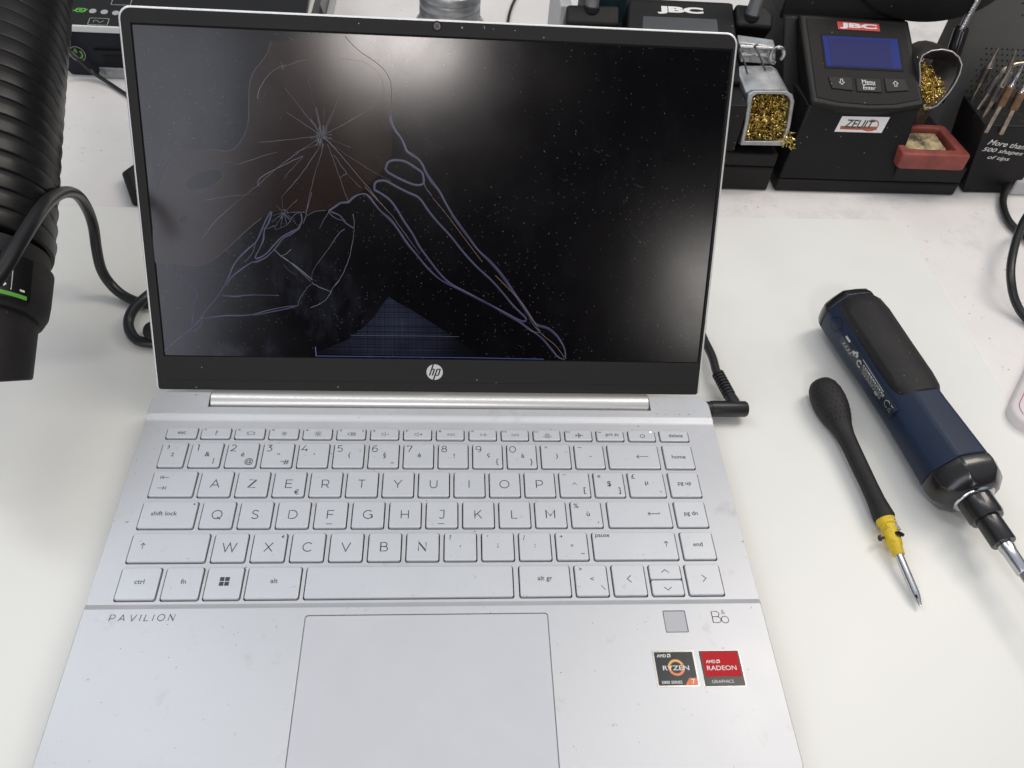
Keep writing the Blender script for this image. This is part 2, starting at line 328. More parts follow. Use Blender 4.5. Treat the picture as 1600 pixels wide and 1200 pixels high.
def catmull(P, rs, q=8, closed=False):
    out = []; ro = []
    n = len(P)
    for i in range(n - 1):
        p0, p1, p2, p3 = P[max(i - 1, 0)], P[i], P[i + 1], P[min(i + 2, n - 1)]
        for j in range(q):
            t = j / q; t2 = t * t; t3 = t2 * t
            out.append(0.5 * ((2 * p1) + (p2 - p0) * t + (2 * p0 - 5 * p1 + 4 * p2 - p3) * t2 + (3 * p1 - p0 - 3 * p2 + p3) * t3))
            ro.append(rs[i] * (1 - t) + rs[i + 1] * t)
    out.append(P[-1]); ro.append(rs[-1]); return out, ro

def smooth2(pts, q=5):
    if len(pts) < 3: return pts
    o, _ = catmull([Vector(p) for p in pts], [1] * len(pts), q); return [(p.x, p.y) for p in o]

def rrect(x0, x1, y0, y1, r, n=5):
    P = []
    for cx, cy, a0 in ((x1 - r, y0 + r, -90), (x1 - r, y1 - r, 0), (x0 + r, y1 - r, 90), (x0 + r, y0 + r, 180)):
        for i in range(n + 1):
            a = math.radians(a0 + 90 * i / n); P.append((cx + r * math.cos(a), cy + r * math.sin(a)))
    return P
def disc(cx, cy, r, n=24, ry=None): return [(cx + r * math.cos(i / n * 2 * math.pi), cy + (ry or r) * math.sin(i / n * 2 * math.pi)) for i in range(n)]

def frame(o, ux, n_):
    """flat frame: origin, x direction, normal -> fr(x, y, z)"""
    o = Vector(o); n_ = Vector(n_).normalized(); ux = Vector(ux); ux = (ux - n_ * ux.dot(n_)).normalized(); uy = n_.cross(ux)
    def fr(x, y, z=0.0): return o + ux * x + uy * y + n_ * z
    fr.o, fr.ux, fr.uy, fr.n = o, ux, uy, n_
    return fr
def to2(fr, p): d = Vector(p) - fr.o; return (d.dot(fr.ux), d.dot(fr.uy))

def link(name, mb, material, parent=None, loc=None, bevel=0.0, seg=2, sharp=35, flat=False):
    """ONE mesh object; vertices are given in table coordinates (mm) and stored relative to the thing's base"""
    base = Vector(loc) if loc is not None else (Vector(parent['_o']) if parent is not None and '_o' in parent else Vector((0, 0, 0)))
    me = bpy.data.meshes.new(name)
    me.from_pydata([(p - base) * MM for p in mb.v], [], mb.f); me.validate()
    mats = material if isinstance(material, (list, tuple)) else [material]
    for m_ in mats: me.materials.append(m_)
    if len(mats) > 1 and len(me.polygons) == len(mb.m):
        for p, i in zip(me.polygons, mb.m): p.material_index = i
    if not flat:
        for p in me.polygons: p.use_smooth = True
        me.set_sharp_from_angle(angle=math.radians(sharp))
    ob = bpy.data.objects.new(name, me); C.collection.objects.link(ob)
    ob['_o'] = tuple(base)
    if parent is not None: ob.parent = parent
    else: ob.location = base * MM
    if bevel:
        bv = ob.modifiers.new('bevel', 'BEVEL'); bv.width = bevel * MM; bv.segments = seg; bv.limit_method = 'ANGLE'; bv.angle_limit = math.radians(32)
        bv.harden_normals = False
    return ob
def thing(name, label, cat, loc, group=None):
    o = bpy.data.objects.new(name, None); C.collection.objects.link(o); o.empty_display_size = 0.01
    o.location = Vector(loc) * MM; o['_o'] = tuple(loc); o['label'] = label; o['category'] = cat
    if group: o['group'] = group
    return o
def tag(o, label, cat, group=None):
    o['label'] = label; o['category'] = cat
    if group: o['group'] = group
    return o

# ---------------------------------------------------------------- lettering
def text_geo(s, offset=0.0, shear=0.0):
    cu = bpy.data.curves.new('t', 'FONT'); cu.body = s; cu.size = 1; cu.offset = offset; cu.shear = shear; cu.resolution_u = 3
    ob = bpy.data.objects.new('t', cu); C.collection.objects.link(ob); bpy.context.view_layer.update()
    me = bpy.data.meshes.new_from_object(ob.evaluated_get(bpy.context.evaluated_depsgraph_get()))
    V = [v.co.copy() for v in me.vertices]; F = [tuple(p.vertices) for p in me.polygons]
    bpy.data.objects.remove(ob); bpy.data.curves.remove(cu); bpy.data.meshes.remove(me)
    return V, F
_tc = {}
def text(mb, s, fr, x, y, h=None, w=None, z=0.06, k=0, offset=0.0, shear=0.0, align='c', skew=0.0):
    """writes s centred on (x, y); h scales by cap height (0.7 em), w fixes the width"""
    key = (s, offset, shear)
    if key not in _tc: _tc[key] = text_geo(*key)
    V, F = _tc[key]
    if not V: return mb
    xs = [v.x for v in V]; ys = [v.y for v in V]; W = max(xs) - min(xs) or 1; H = max(ys) - min(ys) or 1
    if w and h: sx = w / W; sy = h / H
    elif w: sx = sy = w / W
    else: sx = sy = h / 0.72
    cx = (max(xs) + min(xs)) / 2 if align == 'c' else (min(xs) if align == 'l' else max(xs)); cy = (max(ys) + min(ys)) / 2
    P = [fr(x + (v.x - cx) * sx + skew * (v.y - cy) * sy, y + (v.y - cy) * sy, z) for v in V]
    G = []
    for f in F:
        a, b, c = V[f[0]], V[f[1]], V[f[2]]
        G.append(f if (b - a).cross(c - a).z >= 0 else tuple(reversed(f)))
    return mb.add(P, G, k)

def A_(cx, cy, rx, ry, a0, a1, n=12):
    return [(cx + rx * math.cos(math.radians(a0 + (a1 - a0) * i / n)), cy + ry * math.sin(math.radians(a0 + (a1 - a0) * i / n))) for i in range(n + 1)]
GL = {   # thin geometric capitals and figures: strokes in a box of height 1
 'A': (.92, [[(0, 0), (.46, 1), (.92, 0)], [(.155, .32), (.765, .32)]]),
 'B': (.72, [[(0, .52), (.4, .52)] + A_(.42, .26, .28, .26, 90, -90) + [(0, 0), (0, 1), (.38, 1)] + A_(.38, .76, .25, .24, 90, -90)]),
 'C': (.88, [A_(.5, .5, .5, .5, 45, 315, 18)]),
 'D': (.84, [[(0, 0), (0, 1), (.35, 1)] + A_(.35, .5, .5, .5, 90, -90, 14) + [(0, 0)]]),
 'E': (.66, [[(.66, 1), (0, 1), (0, 0), (.68, 0)], [(0, .52), (.6, .52)]]),
 'F': (.64, [[(.66, 1), (0, 1), (0, 0)], [(0, .5), (.58, .5)]]),
 'G': (.92, [A_(.5, .5, .5, .5, 48, 318, 18) + [(.9, .14), (.9, .48), (.6, .48)]]),
 'H': (.76, [[(0, 0), (0, 1)], [(.76, 0), (.76, 1)], [(0, .5), (.76, .5)]]),
 'I': (.02, [[(0, 0), (0, 1)]]),
 'J': (.5, [[(.06, 1), (.5, 1), (.5, .3)] + A_(.25, .27, .25, .27, 0, -150, 10)]),
 'K': (.7, [[(0, 0), (0, 1)], [(.68, 1), (0, .33)], [(.26, .57), (.72, 0)]]),
 'L': (.6, [[(0, 1), (0, 0), (.6, 0)]]),
 'M': (.9, [[(0, 0), (0, 1), (.45, .3), (.9, 1), (.9, 0)]]),
 'N': (.76, [[(0, 0), (0, 1), (.76, 0), (.76, 1)]]),
 'O': (1., [A_(.5, .5, .5, .5, 90, 450, 24)]),
 'P': (.7, [[(0, 0), (0, 1), (.4, 1)] + A_(.4, .69, .3, .31, 90, -90) + [(0, .38)]]),
 'Q': (1., [A_(.5, .5, .5, .5, 90, 450, 24), [(.55, .22), (.92, -.08)]]),
 'R': (.72, [[(0, 0), (0, 1), (.4, 1)] + A_(.4, .69, .3, .31, 90, -90) + [(0, .38)], [(.42, .38), (.72, 0)]]),
 'S': (.66, [[(.62, .86), (.5, .97), (.33, 1), (.14, .95), (.05, .8), (.1, .63), (.33, .53), (.57, .42), (.65, .24), (.57, .07), (.35, 0), (.15, .03), (.02, .16)]]),
 'T': (.76, [[(0, 1), (.76, 1)], [(.38, 1), (.38, 0)]]),
 'U': (.74, [[(0, 1), (0, .36)] + A_(.37, .36, .37, .36, 180, 360) + [(.74, 1)]]),
 'V': (.9, [[(0, 1), (.45, 0), (.9, 1)]]),
 'W': (1.4, [[(0, 1), (.36, 0), (.7, 1), (1.04, 0), (1.4, 1)]]),
 'X': (.8, [[(0, 0), (.8, 1)], [(0, 1), (.8, 0)]]),
 'Y': (.84, [[(0, 1), (.42, .42), (.84, 1)], [(.42, .42), (.42, 0)]]),
 'Z': (.78, [[(.02, 1), (.76, 1), (0, 0), (.78, 0)]]),
 '0': (.84, [A_(.42, .5, .42, .5, 90, 450, 22)]),
 '1': (.25, [[(0, 1), (.22, 1), (.22, 0)]]),
 '2': (.66, [A_(.32, .7, .3, .3, 160, -30, 10) + [(0, 0), (.68, 0)]]),
 '3': (.66, [[(.05, 1), (.6, 1), (.27, .6)] + A_(.32, .3, .34, .3, 75, -140, 12)]),
 '4': (.76, [[(.6, 0), (.6, .42)], [(.48, 1), (0, .25), (.78, .25)]]),
 '5': (.66, [[(.6, 1), (.12, 1), (.07, .56)] + A_(.3, .3, .35, .3, 100, -140, 12)]),
 '6': (.72, [A_(.5, .55, .48, .45, 75, 190, 8) + A_(.36, .31, .34, .31, 180, 540, 18)]),
 '7': (.68, [[(0, .82), (0, 1), (.66, 1), (.22, 0)]]),
 '8': (.68, [A_(.34, .76, .28, .24, -90, 270, 16), A_(.34, .27, .34, .27, 90, 450, 18)]),
 '9': (.72, [A_(.36, .69, .34, .31, 0, 360, 18), A_(.22, .45, .48, .45, 25, -75, 8)]),
}
def glyph(mb, ch, fr, x, y, h, lw, z=0.06, k=0, align='c', skew=0.0):
    wd, st = GL[ch]; x0 = x - wd * h / 2 if align == 'c' else x
    for s in st:
        mb.ribbon([(x0 + (px + skew * py) * h, y + (py - .5) * h) for px, py in s], lw, fr, z, k)
    return wd * h
def word(mb, s, fr, x, y, h, lw, gap=0.3, z=0.06, k=0, skew=0.0, width=None):
    tot = sum(GL[c][0] for c in s if c != ' ') * h
    if width: g = (width - tot) / max(1, len(s) - 1)
    else: g = gap * h
    for c in s:
        if c != ' ': x += glyph(mb, c, fr, x, y, h, lw, z, k, 'l', skew) + g
        else: x += h * .5
    return mb

def jag(pts, amp, step=1.6, seed=0):
    """breaks a line into short crooked pieces, as glass breaks"""
    r = random.Random(seed + len(pts)); out = [pts[0]]
    for a, b in zip(pts, pts[1:]):
        L = math.hypot(b[0] - a[0], b[1] - a[1]); n = max(1, int(L / step))
        for i in range(1, n + 1):
            k = amp if (i < n or b is not pts[-1]) else 0
            out.append((a[0] + (b[0] - a[0]) * i / n + r.gauss(0, k), a[1] + (b[1] - a[1]) * i / n + r.gauss(0, k)))
    return out
def wob(n, w, lo=.45, hi=1.5, seed=0):
    r = random.Random(seed); K = [r.uniform(lo, hi) for _ in range(n // 5 + 3)]
    return [w * (K[i // 5] * (1 - (i % 5) / 5) + K[i // 5 + 1] * (i % 5) / 5) for i in range(n)]

# ---------------------------------------------------------------- the setting
t_ = MB(); t_.box(-900, 1000, -700, 900, -30, 0)
tab = link('table_top', t_, M['table']); tab['kind'] = 'structure'

mo = rrect(-420, 371, -520, 205, 22, 6)
a = math.radians(1.0); mo = [(x * math.cos(a) - (y - 205) * math.sin(a) * 0 + 0, y + (x - 360) * math.sin(a)) for x, y in mo]
b_ = MB(); b_.prism(mo, 0.05, 0.8)
tag(link('work_mat', b_, M['mat'], bevel=0.4), 'large smooth pale white mat with rounded corners lying under the laptop and tools', 'work mat')
MT = 0.8      # top of the mat
# marks of the broken display, millimetres from the middle of its lower edge
TUBES = [(1.5, [(-26.0, 134.82), (-25.57, 131.44), (-23.36, 126.96), (-20.66, 123.62), (-18.66, 119.65), (-17.48, 116.8), (-14.49, 114.8), (-11.49, 112.91), (-9.09, 109.83), (-7.27, 106.0), (-4.22, 101.35), (0.07, 96.11), (4.43, 88.4), (9.46, 80.61), (16.44, 71.53), (22.23, 64.17), (28.67, 58.39), (35.88, 50.51), (43.27, 40.33), (50.1, 30.62), (54.92, 24.08), (57.64, 21.72), (63.62, 19.95), (68.41, 16.26), (71.95, 11.57), (74.2, 6.84), (74.89, 1.63)]), (1.5, [(-28.95, 107.1), (-27.95, 110.06), (-25.9, 111.53), (-22.3, 111.87), (-18.11, 111.19), (-13.31, 108.52), (-9.45, 105.81), (-8.47, 102.41), (-8.71, 100.03), (-10.9, 99.13), (-14.54, 99.5), (-19.37, 101.26), (-24.18, 103.48), (-27.77, 105.49), (-28.95, 107.1)]), (1.5, [(-35.12, 96.88), (-34.71, 99.5), (-32.04, 100.88), (-28.43, 100.63), (-23.02, 97.83), (-16.98, 95.02), (-10.9, 92.19), (-6.0, 85.68), (-1.05, 79.72), (6.46, 71.9), (14.09, 62.72), (21.8, 54.68), (29.59, 47.81), (36.18, 40.83), (42.21, 33.77), (47.58, 28.59), (50.56, 25.6), (49.46, 23.85), (45.77, 24.98), (37.84, 29.08), (27.38, 34.4), (17.02, 39.8), (6.77, 45.14), (0.4, 51.02), (-5.92, 59.11), (-10.91, 65.88), (-14.61, 72.61), (-19.5, 79.84), (-23.13, 85.82), (-26.73, 90.55), (-31.54, 94.0), (-34.77, 95.7), (-35.12, 96.88)]), (1.3, [(-60.17, 83.85), (-56.47, 86.35), (-53.4, 88.36), (-49.4, 88.95), (-46.69, 91.42), (-43.63, 93.06), (-40.25, 93.52), (-37.62, 91.68), (-35.26, 88.5), (-31.68, 84.38), (-26.85, 80.26), (-22.61, 74.87), (-17.72, 67.58), (-12.16, 60.85), (-5.9, 53.42), (1.69, 46.83), (11.89, 41.89), (22.19, 36.91), (31.29, 32.25), (39.18, 27.78), (47.13, 23.27), (53.84, 18.71), (60.63, 13.7), (66.21, 7.4), (70.44, 2.67), (74.52, 1.08)]), (0.8, [(-8.47, 100.63), (-7.25, 97.69), (-5.42, 95.35), (-3.94, 93.35)]), (0.7, [(-60.16, 84.21), (-57.19, 82.96), (-53.61, 81.13), (-51.28, 77.79), (-46.86, 74.85)]), (0.5, [(-60.18, 83.61), (-58.21, 81.25), (-54.88, 79.4), (-51.01, 79.01)]), (1.1, [(-91.14, 82.71), (-94.07, 78.12), (-97.13, 71.55), (-100.14, 66.02), (-105.27, 61.5), (-109.88, 56.98), (-113.21, 52.47), (-116.39, 45.7), (-120.36, 38.86), (-124.61, 33.09), (-128.79, 28.44), (-132.46, 23.55), (-134.33, 20.86), (-139.71, 15.55), (-147.38, 9.59), (-154.82, 3.0)]), (1.0, [(-90.62, 82.51), (-92.52, 77.08), (-95.13, 72.68), (-96.09, 67.21), (-98.79, 61.66), (-100.97, 57.74), (-99.61, 57.0), (-95.13, 59.54), (-91.1, 63.82), (-86.53, 68.54), (-80.97, 71.96), (-76.54, 74.46), (-74.74, 78.63), (-75.12, 82.07)]), (0.9, [(-76.01, 74.26), (-81.03, 70.65), (-85.25, 68.36), (-88.94, 63.88), (-91.81, 60.72), (-95.8, 57.31), (-100.82, 54.98), (-103.0, 54.7), (-109.23, 50.55), (-114.98, 45.73), (-117.48, 41.18)]), (0.5, [(-100.14, 66.02), (-102.1, 60.48), (-105.63, 55.97), (-107.32, 54.83)]), (0.9, [(-120.05, 35.69), (-116.79, 35.41), (-112.42, 35.38), (-108.0, 36.04), (-103.59, 36.36)]), (0.4, [(-103.59, 36.36), (-97.0, 36.38), (-89.3, 36.3)]), (0.9, [(-133.11, 22.38), (-126.46, 23.2), (-118.68, 24.26), (-110.96, 24.4), (-104.28, 25.22), (-97.53, 27.19), (-89.68, 29.18), (-84.08, 30.21), (-79.41, 30.53)]), (0.6, [(-104.33, 24.52), (-97.6, 26.03), (-88.63, 28.05), (-80.77, 29.93)]), (0.7, [(-145.7, 52.29), (-144.07, 49.0), (-142.0, 45.71), (-138.54, 42.09), (-135.05, 38.56), (-134.42, 35.74), (-135.84, 31.74), (-136.97, 26.0), (-138.32, 19.05)]), (0.5, [(-141.75, 48.5), (-136.84, 43.02), (-133.52, 37.46), (-134.48, 32.33)]), (0.6, [(-132.04, 22.06), (-133.42, 18.56), (-136.41, 15.6), (-140.39, 14.02)])]
THIN = [(0.22, [(-62.46, 123.34), (-71.07, 134.75), (-80.32, 146.5)]), (0.22, [(-62.46, 123.34), (-70.97, 128.65), (-80.2, 134.48)]), (0.22, [(-62.46, 123.34), (-65.19, 137.48), (-68.68, 151.89)]), (0.22, [(-62.46, 123.34), (-56.23, 135.17), (-50.92, 147.39)]), (0.22, [(-62.46, 123.34), (-61.1, 130.01), (-60.58, 137.19)]), (0.22, [(-62.46, 123.34), (-78.29, 120.71), (-94.9, 118.67)]), (0.22, [(-62.46, 123.34), (-63.11, 129.94), (-64.58, 137.05)]), (0.22, [(-62.46, 123.34), (-54.43, 120.2), (-47.18, 117.63)]), (0.22, [(-62.46, 123.34), (-64.8, 127.33), (-67.94, 131.86)]), (0.22, [(-62.46, 123.34), (-58.37, 129.59), (-55.14, 136.37)]), (0.28, [(-62.46, 123.34), (-55.45, 126.67), (-46.82, 131.57), (-37.15, 137.21), (-32.33, 140.73), (-29.44, 142.85), (-26.48, 142.25)]), (0.22, [(-62.46, 123.34), (-68.48, 118.49), (-73.94, 114.99), (-86.07, 106.24), (-97.28, 96.6), (-108.54, 87.73), (-121.14, 76.57), (-131.85, 63.69), (-137.23, 63.89), (-143.8, 62.62)]), (0.22, [(-86.19, 113.98), (-94.26, 111.64), (-100.76, 109.14), (-106.7, 107.18), (-111.39, 107.97), (-115.82, 107.94)]), (0.3, [(-96.26, 95.78), (-97.22, 97.67), (-95.44, 100.69), (-90.47, 103.69), (-83.9, 107.05), (-74.08, 111.86), (-73.25, 111.47), (-77.52, 106.72), (-80.32, 104.0), (-83.18, 100.21)]), (0.25, [(-62.04, 120.26), (-65.99, 114.41), (-69.4, 109.07), (-75.64, 100.96), (-81.32, 94.4), (-85.08, 90.32), (-84.7, 87.32), (-84.62, 82.44)]), (0.22, [(-61.56, 118.72), (-63.97, 111.34), (-66.97, 102.81), (-69.47, 94.21), (-71.04, 87.7), (-72.4, 81.14), (-74.01, 76.72)]), (0.25, [(-59.43, 118.79), (-57.47, 113.64), (-55.52, 107.39), (-53.55, 101.62), (-51.07, 93.66), (-48.81, 88.32)]), (0.22, [(-57.16, 113.13), (-55.67, 113.07), (-52.8, 108.53), (-49.91, 104.18), (-51.23, 103.29), (-53.55, 101.62)]), (0.2, [(-49.91, 104.18), (-46.0, 100.25), (-42.29, 96.61)]), (0.35, [(-60.39, 121.87), (-54.72, 115.82), (-49.53, 109.9), (-43.24, 102.46), (-36.86, 95.15)]), (0.22, [(-36.86, 95.15), (-32.57, 89.86), (-24.97, 81.31), (-17.26, 70.41), (-10.54, 61.55)]), (0.15, [(-58.86, 119.84), (-47.32, 112.39), (-34.52, 104.86), (-25.86, 100.84)]), (0.25, [(-62.49, 122.31), (-65.29, 118.6), (-70.69, 116.55), (-77.18, 114.06)]), (0.25, [(-94.64, 140.5), (-93.88, 144.51), (-91.58, 148.56), (-87.72, 153.14), (-83.98, 155.74), (-80.84, 156.84), (-77.18, 157.95), (-72.99, 159.58), (-67.8, 160.57)]), (0.3, [(-81.76, 158.75), (-80.53, 156.85), (-81.22, 155.35)]), (0.3, [(-82.88, 157.05), (-80.53, 156.85), (-79.46, 157.57)]), (0.2, [(-51.22, 161.9), (-46.05, 161.42), (-39.83, 160.58), (-34.67, 158.12), (-31.07, 154.3), (-29.56, 149.38), (-29.4, 145.37), (-31.8, 140.75)]), (0.15, [(-125.61, 87.79), (-112.64, 90.29), (-97.55, 92.12)]), (0.15, [(-150.41, 83.35), (-145.76, 87.76), (-141.43, 91.28)]), (0.45, [(-62.82, 122.62), (-62.31, 119.82)]), (0.3, [(-63.26, 123.59), (-67.16, 122.43)]), (0.3, [(-62.65, 123.05), (-63.07, 116.93)]), (0.2, [(-63.03, 123.87), (-66.06, 124.15)]), (0.3, [(-62.55, 123.14), (-61.96, 117.32)]), (0.45, [(-62.0, 124.24), (-62.5, 125.48)]), (0.3, [(-61.65, 122.59), (-56.95, 122.04)]), (0.45, [(-63.46, 123.64), (-68.42, 122.14)]), (0.45, [(-62.01, 123.82), (-61.03, 128.39)]), (0.2, [(-63.82, 123.5), (-68.19, 121.15)]), (0.45, [(-61.92, 122.89), (-59.44, 122.77)]), (0.45, [(-63.38, 123.4), (-65.56, 121.98)]), (0.3, [(-61.71, 123.8), (-60.13, 127.12)]), (0.2, [(-63.11, 124.44), (-66.76, 125.69)]), (0.2, [(-61.08, 123.95), (-59.2, 127.3)]), (0.45, [(-62.36, 123.81), (-63.72, 127.38)]), (0.45, [(-63.06, 124.15), (-65.04, 124.44)]), (0.45, [(-62.57, 123.19), (-63.05, 119.29)]), (0.3, [(-62.34, 123.3), (-56.8, 123.9)]), (0.3, [(-62.43, 123.35), (-59.26, 125.74)]), (0.2, [(-62.39, 123.37), (-59.02, 126.79)]), (0.3, [(-63.31, 123.09), (-65.8, 120.2)]), (0.2, [(-63.71, 124.03), (-65.81, 123.34)]), (0.3, [(-62.18, 122.64), (-57.64, 119.62)]), (0.3, [(-62.74, 123.06), (-63.96, 118.46)]), (0.3, [(-63.61, 122.45), (-65.04, 117.78)]), (0.5, [(-64.53, 121.09), (-64.94, 119.94)]), (0.5, [(-62.7, 123.99), (-61.23, 123.07)]), (0.5, [(-62.8, 121.16), (-62.16, 119.82)]), (0.5, [(-63.46, 122.85), (-64.07, 123.33)]), (0.5, [(-61.32, 127.81), (-61.9, 128.17)]), (0.5, [(-63.07, 123.76), (-62.62, 124.3)]), (0.5, [(-64.42, 120.52), (-64.05, 121.22)]), (0.5, [(-64.3, 123.15), (-62.8, 124.68)]), (0.5, [(-63.84, 121.7), (-64.49, 121.37)]), (0.5, [(-62.1, 122.47), (-61.32, 121.43)]), (0.5, [(-62.77, 120.62), (-64.07, 119.6)]), (0.5, [(-60.38, 123.83), (-61.55, 123.79)]), (0.5, [(-63.04, 124.33), (-63.61, 123.76)]), (0.5, [(-62.8, 123.9), (-62.53, 122.52)]), (0.5, [(-62.87, 124.31), (-61.93, 122.92)]), (0.5, [(-60.51, 122.18), (-61.41, 121.94)]), (0.25, [(-84.55, 82.03), (-86.19, 84.39), (-88.28, 86.31)]), (0.25, [(-84.55, 82.03), (-80.4, 86.0), (-76.71, 89.51)]), (0.25, [(-84.55, 82.03), (-87.14, 81.53), (-90.19, 80.59)]), (0.25, [(-84.55, 82.03), (-87.5, 79.8), (-90.91, 77.12)]), (0.25, [(-84.55, 82.03), (-86.66, 78.47), (-89.23, 74.46)]), (0.25, [(-84.55, 82.03), (-85.13, 79.05), (-86.17, 75.62)]), (0.25, [(-84.55, 82.03), (-83.51, 79.37), (-82.91, 76.25)]), (0.25, [(-84.55, 82.03), (-80.06, 78.65), (-75.98, 74.8)]), (0.25, [(-84.55, 82.03), (-81.4, 80.77), (-78.69, 79.06)]), (0.25, [(-84.55, 82.03), (-78.79, 82.72), (-73.47, 82.97)]), (0.25, [(-84.55, 82.03), (-82.41, 79.93), (-80.71, 77.39)]), (0.25, [(-84.55, 82.03), (-85.45, 83.34), (-86.79, 84.22)]), (0.3, [(-95.96, 73.2), (-92.7, 73.83), (-89.62, 75.21), (-89.31, 73.05), (-86.25, 74.0), (-82.37, 76.26), (-79.72, 80.11)]), (0.25, [(-79.72, 80.11), (-77.26, 82.33), (-72.94, 82.99)]), (0.4, [(-84.89, 80.14), (-86.36, 78.72)]), (0.4, [(-85.46, 80.13), (-85.29, 79.04)]), (0.4, [(-85.72, 80.29), (-86.98, 79.9)]), (0.4, [(-85.47, 82.6), (-85.47, 81.55)]), (0.4, [(-86.05, 81.65), (-86.69, 81.43)]), (0.4, [(-83.49, 81.81), (-84.38, 81.86)]), (0.4, [(-83.75, 83.35), (-83.72, 83.17)]), (0.4, [(-82.85, 82.23), (-84.25, 82.32)]), (0.4, [(-84.42, 83.81), (-83.04, 83.72)]), (0.4, [(-82.85, 83.44), (-81.84, 82.05)]), (0.4, [(-90.33, 62.08), (-87.05, 58.62), (-83.89, 56.48), (-77.55, 51.93), (-73.32, 48.32), (-70.35, 45.56)]), (0.35, [(-85.77, 58.1), (-79.68, 53.23), (-71.27, 44.63)]), (0.4, [(-70.73, 44.42), (-69.68, 43.08), (-65.88, 41.34), (-60.96, 39.27)]), (0.3, [(-87.05, 58.62), (-84.27, 59.8), (-81.22, 62.3)]), (0.2, [(-85.67, 53.65), (-83.1, 50.35), (-79.35, 48.52)]), (0.3, [(-70.77, 43.51), (-73.63, 40.95), (-75.77, 37.49), (-77.78, 34.58), (-79.07, 30.53)]), (0.3, [(-46.9, 82.76), (-46.47, 75.48), (-47.94, 65.6), (-50.67, 55.57), (-54.61, 47.28), (-58.5, 42.11), (-60.59, 38.87)]), (0.4, [(-55.27, 46.0), (-58.5, 42.11), (-60.46, 39.13)]), (0.35, [(-60.07, 39.52), (-62.44, 35.63), (-66.31, 32.07), (-72.02, 29.64)]), (0.2, [(-51.62, 74.37), (-55.11, 71.58), (-60.24, 64.06), (-64.09, 59.01), (-67.96, 53.92), (-69.95, 50.11), (-70.72, 46.3)]), (0.2, [(-59.82, 83.62), (-62.75, 79.31), (-65.35, 74.38)]), (0.2, [(-68.74, 93.77), (-70.61, 87.34), (-72.77, 81.92)]), (0.3, [(52.23, 26.03), (55.01, 22.08), (58.46, 18.11), (61.88, 15.07)]), (0.2, [(47.16, 22.61), (53.87, 18.04), (59.16, 17.18)])]
GOLD = [(0.2, [(-40.17, 97.33), (-35.2, 92.11), (-31.62, 88.61), (-27.78, 84.49)]), (0.16, [(-3.57, 92.64), (3.85, 84.13), (11.4, 74.5), (19.07, 64.72), (24.51, 57.91)]), (0.2, [(32.06, 50.43), (39.97, 42.86), (48.0, 34.53), (53.51, 26.71), (59.13, 17.72), (62.16, 14.8), (68.76, 9.48), (74.18, 2.45)])]
BLOB = [(-84.31, 174.37), (-86.34, 168.74), (-88.37, 163.35), (-92.03, 158.35), (-94.77, 155.32), (-97.41, 150.81), (-98.65, 145.82), (-99.36, 137.83), (-100.02, 130.75), (-101.56, 124.6), (-104.87, 118.85), (-108.81, 114.91), (-113.09, 113.74), (-121.43, 114.19), (-129.81, 113.82), (-136.21, 112.17), (-141.73, 108.69), (-145.86, 103.57), (-148.55, 97.21), (-151.06, 87.61), (-154.01, 78.95), (-156.05, 53.49), (-149.91, 52.97), (-141.38, 52.72), (-133.92, 52.23), (-127.34, 53.81), (-120.57, 58.06), (-114.85, 62.92), (-107.98, 69.31), (-101.19, 75.23), (-96.14, 79.14), (-91.15, 82.49), (-84.52, 82.67), (-76.15, 83.11), (-71.86, 83.02), (-67.55, 83.35), (-61.6, 84.15), (-55.58, 87.22), (-49.07, 89.01), (-44.12, 92.88), (-37.89, 98.34), (-32.9, 103.84), (-28.48, 109.82), (-25.72, 114.65), (-25.11, 120.95), (-25.77, 129.22), (-25.79, 137.41), (-25.41, 143.5), (-25.55, 149.53), (-27.38, 154.94), (-30.99, 159.05), (-35.64, 162.21), (-40.77, 165.24), (-45.34, 168.94), (-48.85, 172.66), (-50.83, 174.98)]
BLOB_EDGES = [[(-84.34, 173.8), (-86.34, 168.74), (-88.37, 163.35), (-92.03, 158.35), (-94.77, 155.32), (-97.41, 150.81), (-98.65, 145.82), (-99.36, 137.83), (-100.02, 130.75), (-101.56, 124.6), (-104.87, 118.85), (-108.81, 114.91), (-113.09, 113.74), (-121.43, 114.19), (-129.81, 113.82), (-136.21, 112.17), (-141.73, 108.69), (-145.86, 103.57), (-148.55, 97.21), (-151.06, 87.61)], [(-141.38, 52.72), (-133.92, 52.23), (-127.34, 53.81), (-120.57, 58.06), (-114.85, 62.92), (-107.98, 69.31), (-101.19, 75.23), (-96.14, 79.14)], [(-25.02, 129.24), (-25.79, 137.41), (-25.41, 143.5), (-25.55, 149.53), (-27.38, 154.94), (-30.99, 159.05), (-35.64, 162.21), (-40.77, 165.24), (-45.34, 168.94), (-48.85, 172.66)], [(-71.95, 80.86), (-67.55, 83.35), (-61.6, 84.15)]]
SPOT_A = [(-115.03, 102.47), (-115.13, 101.01), (-116.17, 99.34), (-118.05, 97.6), (-120.6, 95.97), (-123.55, 94.62), (-126.62, 93.67), (-129.51, 93.22), (-131.93, 93.31), (-133.64, 93.94), (-134.47, 95.04), (-134.36, 96.5), (-133.3, 98.18), (-131.41, 99.91), (-128.87, 101.52), (-125.93, 102.87), (-122.88, 103.81), (-120.01, 104.26), (-117.6, 104.17), (-115.88, 103.56), (-115.03, 102.47)]
